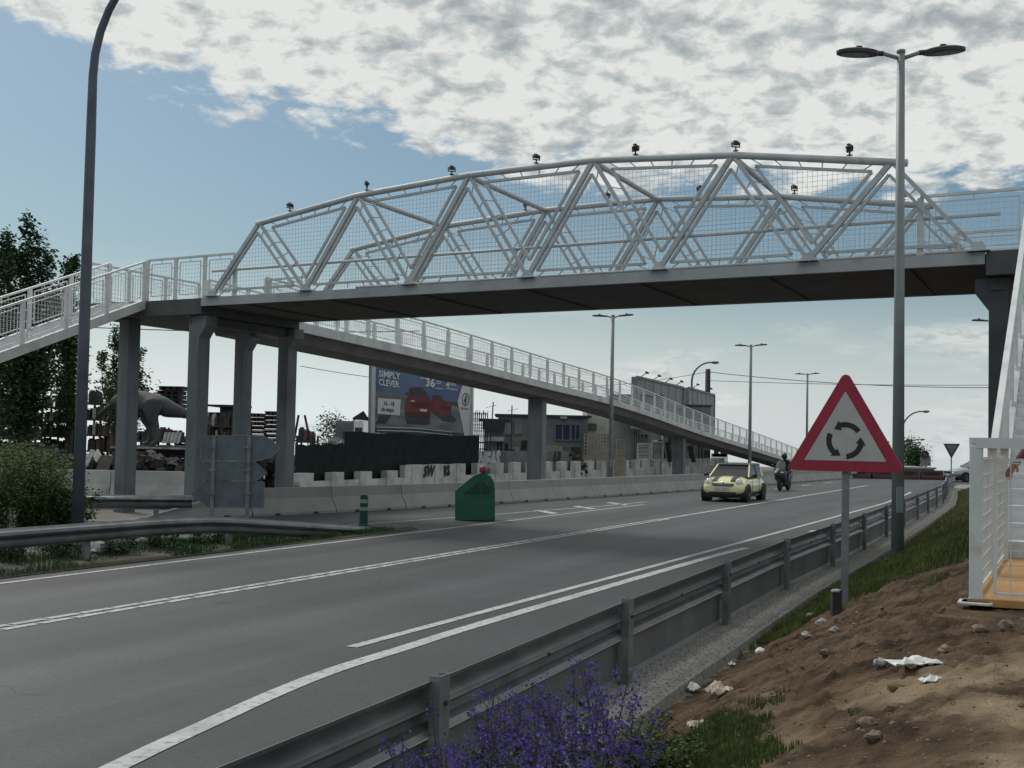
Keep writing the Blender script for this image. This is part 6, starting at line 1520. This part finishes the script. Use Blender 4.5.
# flatbed trailer the statue stands on
Yq=50; x0,x1,za,zb=rc(112,190,446.5,452,Yq); t=thing('flatbed_trailer','long dark flatbed trailer carrying the grey dinosaur statue','trailer',((x0+x1)/2,Yq+.9,0)); w=x1-x0; ztr=zb
m=MB(); m.box(-w/2,w/2,-1.1,1.1,zb-.16,zb); m.build('bed','wood_old',t); m=MB(); m.box(-w/2,w/2,-1.16,-1.102,zb-.12,zb-.04); m.build('edge_rail','pale',t); m=MB(); m.box(-w/2+.2,w/2-.2,-.7,.7,zb-.45,zb-.165); m.build('chassis','dark',t)
for x in (-w*.3,-w*.12,w*.3):
    for yy in (-.95,.95): m=MB(); m.tube([(x,yy-.12,.45),(x,yy+.12,.45)],.45,16); m.build('wheel','rubber',t)
# dinosaur statue (two-legged, tail out to the right, head low to the left behind the pillar)
def dj(px,py,dy=0): v=W(px,py,Yq+.9+dy); return (v.x,v.y,v.z)
sc_d=Yq/FPX
spine=[(112,404,0,5.0),(115,402,0,6.0),(119,400,0,7.0),(124,399,0,9),(131,399,0,12),(141,400,0,13.5),(153,403,0,14),(163,407,0,12),(172,410,0,9),(183,413,0,5.5),(195,417,0,4),(205,421,0,2.8),(213,427,0,1.2)]
chains=[[(dj(px,py,dy),r_*sc_d) for px,py,dy,r_ in spine]]
for dy,kx in ((-.42,0),(.42,-7)):
    chains.append([(dj(153,403),14*sc_d),(dj(155+kx*.3,405,dy*1.3),11*sc_d),(dj(151+kx,416,dy*1.2),7.5*sc_d),(dj(156+kx,426,dy*1.1),3.6*sc_d),(dj(158+kx,437,dy*1.1),3.0*sc_d),(dj(156+kx,443,dy*1.1),3.4*sc_d),(dj(149+kx,445,dy*1.1),2.0*sc_d)])
    chains.append([(dj(131,399),12*sc_d),(dj(131,406,dy*.7),3.5*sc_d),(dj(137,412,dy*.8),2.2*sc_d),(dj(136,418,dy*.8),1.8*sc_d)])
vs,fs=skin_mesh(chains,dj(153,403),'statue_body',None,sub=1)
dt=thing('dinosaur_statue','life-size grey dinosaur statue with long tail, between the two leftmost bridge pillars','statue',up(Vector(dj(152,445)),ztr))
oo=up(Vector(dj(152,445)),ztr)
m=MB(oo); m.add(vs,fs); bdy=m.build('body','dino',dt,smooth=True)
m=MB(oo); rg=[]
hx=Vector(dj(112,404))
for k,(dx,dz,w_,h_) in enumerate(((.10,.08,.16,.20),(-.08,-.05,.20,.22),(-.28,-.22,.16,.17),(-.48,-.38,.11,.10),(-.56,-.44,.05,.05))):
    c=hx+Vector((dx,0,dz)); rg.append([c+Vector((math.sin(a)*h_*.4,math.cos(a)*w_,math.sin(a)*h_)) for a in [i*.628 for i in range(10)]])
m.loft(rg); hd_=m.build('head','dino',dt,smooth=True)
for sg in (-1,1): m=MB(oo); m.sphere(hx+Vector((-.05,sg*.19,.08)),.04,.03,.04,8,6); m.build('eye','black',hd_)
# scattered rubble in the yard, each a heap
rnd=random.Random(77)
def heap(label,px0,px1,py0,Y,mat,n,seed,name='scrap_heap',cat='heap',group=None):
    x0,x1,_,zb=rc(px0,px1,py0,478,Y); rnd_=random.Random(seed); t=thing(name,label,cat,((x0+x1)/2,Y,0),0,group); w=x1-x0
    for ci,mt_ in enumerate(mat):
        m=MB()
        for i in range(n):
            x=rnd_.uniform(-w/2,w/2); zz=zb*rnd_.uniform(.1,1)*(1-.35*abs(x/(w/2))); m.cbox((x,rnd_.uniform(-.8,.8),zz*.9),rnd_.uniform(.12,.5),rnd_.uniform(.12,.5),rnd_.uniform(.08,.4),rnd_.uniform(0,3),(rnd_.uniform(-.6,.6),rnd_.uniform(-.6,.6)),taper=rnd_.uniform(.5,1))
        o=m.build('debris',mt_,t); o['kind']='stuff'
    return t
heap('heap of pale sacks and debris behind the green netting left of the billboard',306,362,433,54,('pale','greywall','pale'),60,2)
heap('dark scrap heap between the two leftmost bridge pillars',86,186,448,48,('dark','rust','dark'),95,3)
heap('scrap heap behind the direction sign and third pillar',196,300,436,50,('dark','rust','dark'),95,4)
heap('dark scrap heap at the left edge beyond the shrub',-30,80,440,50,('dark','rust','dark'),110,5)
heap('dark debris heap behind the white wall right of the netting',488,540,446,71,('dark','pale','rust'),36,6)
heap('brown debris heap behind the white wall under the ramp',556,584,450,71,('wood_old','rust'),16,7)
# container and white truck cab
x0,x1,za,zb=rc(335,354,421,440,60); t=thing('storage_container','grey ribbed storage container behind the netting, left of the white truck cab','container',((x0+x1)/2,61.2,0))
m=MB(); w=x1-x0; m.box(-w/2,w/2,-1.2,1.2,.2,zb); bd=m.build('shell','board_back',t)
for i in range(9): m=MB(); m.box(-w/2+w*(i+.3)/9,-w/2+w*(i+.6)/9,-1.24,-1.202,.3,zb-.1); m.build('rib','greywall',bd)
x0,x1,za,zb=rc(353,364,420,440,58); t=thing('truck_cab','white truck cab with dark window behind the netting beside the billboard','truck',((x0+x1)/2,59,0)); w=x1-x0
m=MB(); m.loft([[Vector((x*k,y,z)) for x,y in ((-w/2,-1),(w/2,-1),(w/2,1),(-w/2,1))] for z,k in ((.5,1),(zb*.6,1),(zb,.85))]); bd=m.build('body','whitecar',t,bevel=.05)
m=MB(); m.box(-w*.34,w*.34,-1.03,-.99,zb*.60,zb*.88); m.build('window','glass',bd)
for x in (-w*.3,w*.3): m=MB(); m.tube([(x,-.9,.45),(x,-.6,.45)],.45,16); m.build('wheel','rubber',t)
t=thing('digger_arm','dark folded digger arm behind the white truck cab','machine',up(W(360,430,62),0)); oo=up(W(360,430,62),0)
m=MB(oo); m.bar(W(352,440,62),W(356,421,62),.3,.3); m.build('boom','dark',t); m=MB(oo); m.bar(W(355,422,62),W(366,415,62),.3,.45); m.build('stick','dark',t); m=MB(oo); m.prism([W(360,414,61.8),W(368,417,61.8),W(370,430,61.8),W(364,432,61.8)],(0,0,0),(0,.5,0)); m.build('bucket','dark',t)
# wire cage tower
oo=up(W(477,437,64),0); t=thing('wire_cage','tall wire mesh cage stack just right of the car billboard','cage',oo)
a,b=W(471,410,64),W(487,438,64); m=MB(oo)
for i in range(9): x=a.x+(b.x-a.x)*i/8; m.bar((x,64,0),(x,64,a.z-.1*(i%3)),.035,.035,up=(0,1,0))
for j in range(12): z=a.z*(j+.5)/12; m.bar((a.x,64,z),(b.x,64,z),.035,.035)
m.build('front_mesh','dark',t); m=MB(oo)
for i in range(9): x=a.x+(b.x-a.x)*i/8; m.bar((x,65,0),(x,65,a.z-.15*(i%2)),.03,.03,up=(0,1,0))
for j in range(10): z=a.z*(j+.5)/10; m.bar((a.x,65,z),(b.x,65,z),.03,.03)
m.build('rear_mesh','dark',t)
for q,(px,top) in enumerate(((491,402),(512,405.5))):
    v=W(px,top,66); tt=thing('aerial_mast','thin aerial mast above the dark kiosk, '+('left one of two' if q==0 else 'right one of two'),'mast',(v.x,66,0),0,'aerial masts'); m=MB(); m.tube([(-.1 if q==0 else 0,0,0),(.12 if q==0 else 0,0,v.z)],.035,6); m.build('pole','dark',tt); m=MB(); m.bar((-.25,0,v.z-.3),(.3,0,v.z-.15),.02,.02); m.build('antenna','dark',tt)
# buildings behind the ramp
def building(name,label,px0,px1,py0,Y,mat,depth=4,roofmat='dark',cat='building',over=.3,roofh=.12,feats=()):
    x0,x1,_,zb=rc(px0,px1,py0,480,Y); cx=(x0+x1)/2; w=x1-x0; t=thing(name,label,cat,(cx,Y+depth/2,0)); oo=(cx,Y+depth/2,0)
    m=MB(oo); m.box(x0,x1,Y,Y+depth,0,zb-roofh); wa=m.build('wall',mat,t)
    m=MB(oo); m.box(x0-over,x1+over,Y-over,Y+depth+over,zb-roofh+.002,zb); m.build('roof',roofmat,t)
    for nm__,a,b,c,d,mt_,th in feats:
        p0=W(a,d,Y);p1=W(b,c,Y); m=MB(oo); m.box(p0.x,p1.x,Y-th,Y+.02,max(p0.z,.02),p1.z); f_=m.build(nm__,mt_,wa if nm__ in('window','door','shutter') else t)
        if nm__ in ('window','door'):
            m=MB(oo); 
            for q in ((p0.x,p0.z,p1.x,p0.z),(p0.x,p1.z,p1.x,p1.z),(p0.x,p0.z,p0.x,p1.z),(p1.x,p0.z,p1.x,p1.z),((p0.x+p1.x)/2,p0.z,(p0.x+p1.x)/2,p1.z)): m.bar((q[0],Y-th-.02,max(q[1],.05)),(q[2],Y-th-.02,q[3]),.06,.05,up=(0,1,0))
            m.build('frame','greywall',f_)
    return t
building('yard_kiosk','small dark kiosk with grey shelves behind the white wall, right of the wire cage',483,505,419,69,'greywall',3,feats=(('awning',482.5,505,419.5,429.5,'dark',.5),('counter',484,504,437,441,'pale',.5),('door',496,503,441,458,'dark',.05)))
building('open_shed','long flat-roofed open shed crossing behind the broad ramp pillar',497,588,415.6,74,'greywall',6,over=.2,feats=(('window',502,512,422,434,'board_back',.06),('window',515,522,422,434,'board_back',.06),('door',555,570,424.5,440,'bluetarp',.08),('door',571,580,424.5,440,'bluetarp',.08),('bench',540,562,446,458,'tan',.8),('shutter',528,536,425,455,'dark',.05),('roof_lamp',560,567,416.8,418.5,'pale',.4)))
building('cream_building','cream rendered building under the ramp right of the open shed',586,612,400,77,'cream',5,roofmat='greywall',over=.05,feats=(('step_ledge',584,612,455,462,'tan',.4),('window',589,596,424,430,'greywall',.04)))
building('grey_building','long grey building under the ramp with a tall dark doorway',612.5,662,395,86,'greywall',6,roofmat='dark',over=.1,feats=(('door',633,637,432,461,'dark',.08),('window',640,648,434,440,'glass',.05),('shutter',652,659,440,461,'cream',.06)))
building('dark_building','dark building at the low end of the ramp behind the pillared wall',662.5,711,405,96,'greywall',6,roofmat='dark',over=.1,feats=(('door',688,694,445,466,'dark',.06),('door',697,703,446,466,'dark',.06),('shutter',704,710,450,466,'dark',.06),('window',668,672,446,455,'glass',.05)))
def block_wall(label,px0,px1,py0,py1,Y,nx,nz):
    x0,x1,za,zb=rc(px0,px1,py0,py1,Y); t=thing('lattice_wall',label,'wall',((x0+x1)/2,Y,0),0,'pale lattice block walls'); oo=((x0+x1)/2,Y,0)
    cw=(x1-x0)/nx; ch=(zb-za)/nz; m=MB(oo); th=.12
    for i in range(nx+1): x=x0+cw*i; m.box(x-cw*.22,x+cw*.22,Y-th,Y+th,za,zb)
    for j in range(nz+1): z=za+ch*j; m.box(x0-cw*.2,x1+cw*.2,Y-th+.01,Y+th-.01,z-ch*.22,z+ch*.22)
    m.build('pierced_blocks','tan',t); m=MB(oo); m.box(x0-.1,x1+.1,Y-.16,Y+.16,0,za-ch*.23); m.build('plinth','tan',t)
    return t
block_wall('pale pierced-block lattice wall in front of the cream building',584,611,435,455,74,9,6)
block_wall('small pale pierced-block lattice just right of the second street lamp pole',616.5,624.5,440,457,74,4,5)
def wframe(name,label,px0,px1,py0,py1,Y,mat,cat='panel',slats=4,group=None):
    x0,x1,za,zb=rc(px0,px1,py0,py1,Y); t=thing(name,label,cat,((x0+x1)/2,Y,0),0,group); oo=((x0+x1)/2,Y,0)
    m=MB(oo); m.box(x0,x1,Y,Y+.08,za,zb); pn_=m.build('sheet',mat,t); m=MB(oo)
    for a,b in (((x0,za),(x1,za)),((x1,za),(x1,zb)),((x1,zb),(x0,zb)),((x0,zb),(x0,za))): m.bar((a[0],Y-.03,a[1]),(b[0],Y-.03,b[1]),.10,.07,up=(0,1,0))
    m.build('frame','alu',pn_)
    for i in range(1,slats): z=za+(zb-za)*i/slats; m=MB(oo); m.bar((x0,Y-.02,z),(x1,Y-.02,z),.04,.04); m.build('slat','greywall',pn_)
    for x in (x0+.1,x1-.1): m=MB(oo); m.bar((x,Y+.1,0),(x,Y+.1,za+.3),.08,.08,up=(0,1,0)); m.build('leg','galv_dull',t)
wframe('framed_panel','white framed slatted panel standing before the grey building, left of two',637.5,649.5,444,459.5,82,'cream')
wframe('framed_panel','tall pale framed panel standing before the grey building, right of two',651.5,663,442,460,82,'pale',slats=2)
for i,(a,b,c,d,lab) in enumerate(((660,440,664,458,'dark pole leaning beside the right framed panel, left one'),(667,442,670,462,'dark pole leaning beside the right framed panel, right one'),(689,446,694,462,'dark pole leaning beyond the second ramp pillar'))):
    o=lean(lab,a,b,c,d,84,.28,'dark',name='leaning_pole')
# sun shade / vehicles far under the ramp end
x0,x1,_,zb=rc(711,728,457.5,470,118); t=thing('white_van','pale white van parked far off under the low end of the ramp','van',((x0+x1)/2,119,0)); w=x1-x0
m=MB(); m.loft([[Vector((x*k,y,z)) for x,y in ((-w/2,-1),(w/2,-1),(w/2,1),(-w/2,1))] for z,k in ((.4,1),(1.2,1),(zb,.9))]); bd=m.build('body','whitecar',t,bevel=.05)
m=MB(); m.box(-w*.35,-w*.05,-1.02,-.97,1.15,1.6); m.build('window','glass',bd); m=MB(); m.box(w*.05,w*.35,-1.02,-.97,1.15,1.6); m.build('window','glass',bd)
for x in (-w*.3,w*.3): m=MB(); m.tube([(x,-.95,.35),(x,-.7,.35)],.35,14); m.build('wheel','rubber',t)
# clutter in front of the shed
for i,(a,b,c,Y,mt_) in enumerate(((499,509,443,70,'dark'),(510,519,447,71,'pale'),(519,528,440,72,'rust'),(571,582,447,72,'dark'))):
    x0,x1,_,zb=rc(a,b,c,480,Y); t=thing('crate_pile',['dark crate pile under the left part of the open shed, leftmost','pale crate pile under the left part of the open shed, middle','rusty crate pile just left of the broad ramp pillar','dark crate pile beside the lattice wall'][i],'crates',((x0+x1)/2,Y+.5,0)); w=x1-x0
    for k in range(4):
        z0=zb*k/4; m=MB(); rn=random.Random(i*9+k); ww=w*rn.uniform(.8,1); m.cbox((rn.uniform(-.05,.05),0,z0+zb/8),ww,.9,zb/4*.94,rn.uniform(-.15,.15)); m.cbox((0,-.46,z0+zb/8),ww*.8,.03,zb/16); m.cbox((0,-.46,z0+zb/16),ww*.8,.03,zb/28); m.build('crate',mt_,t)
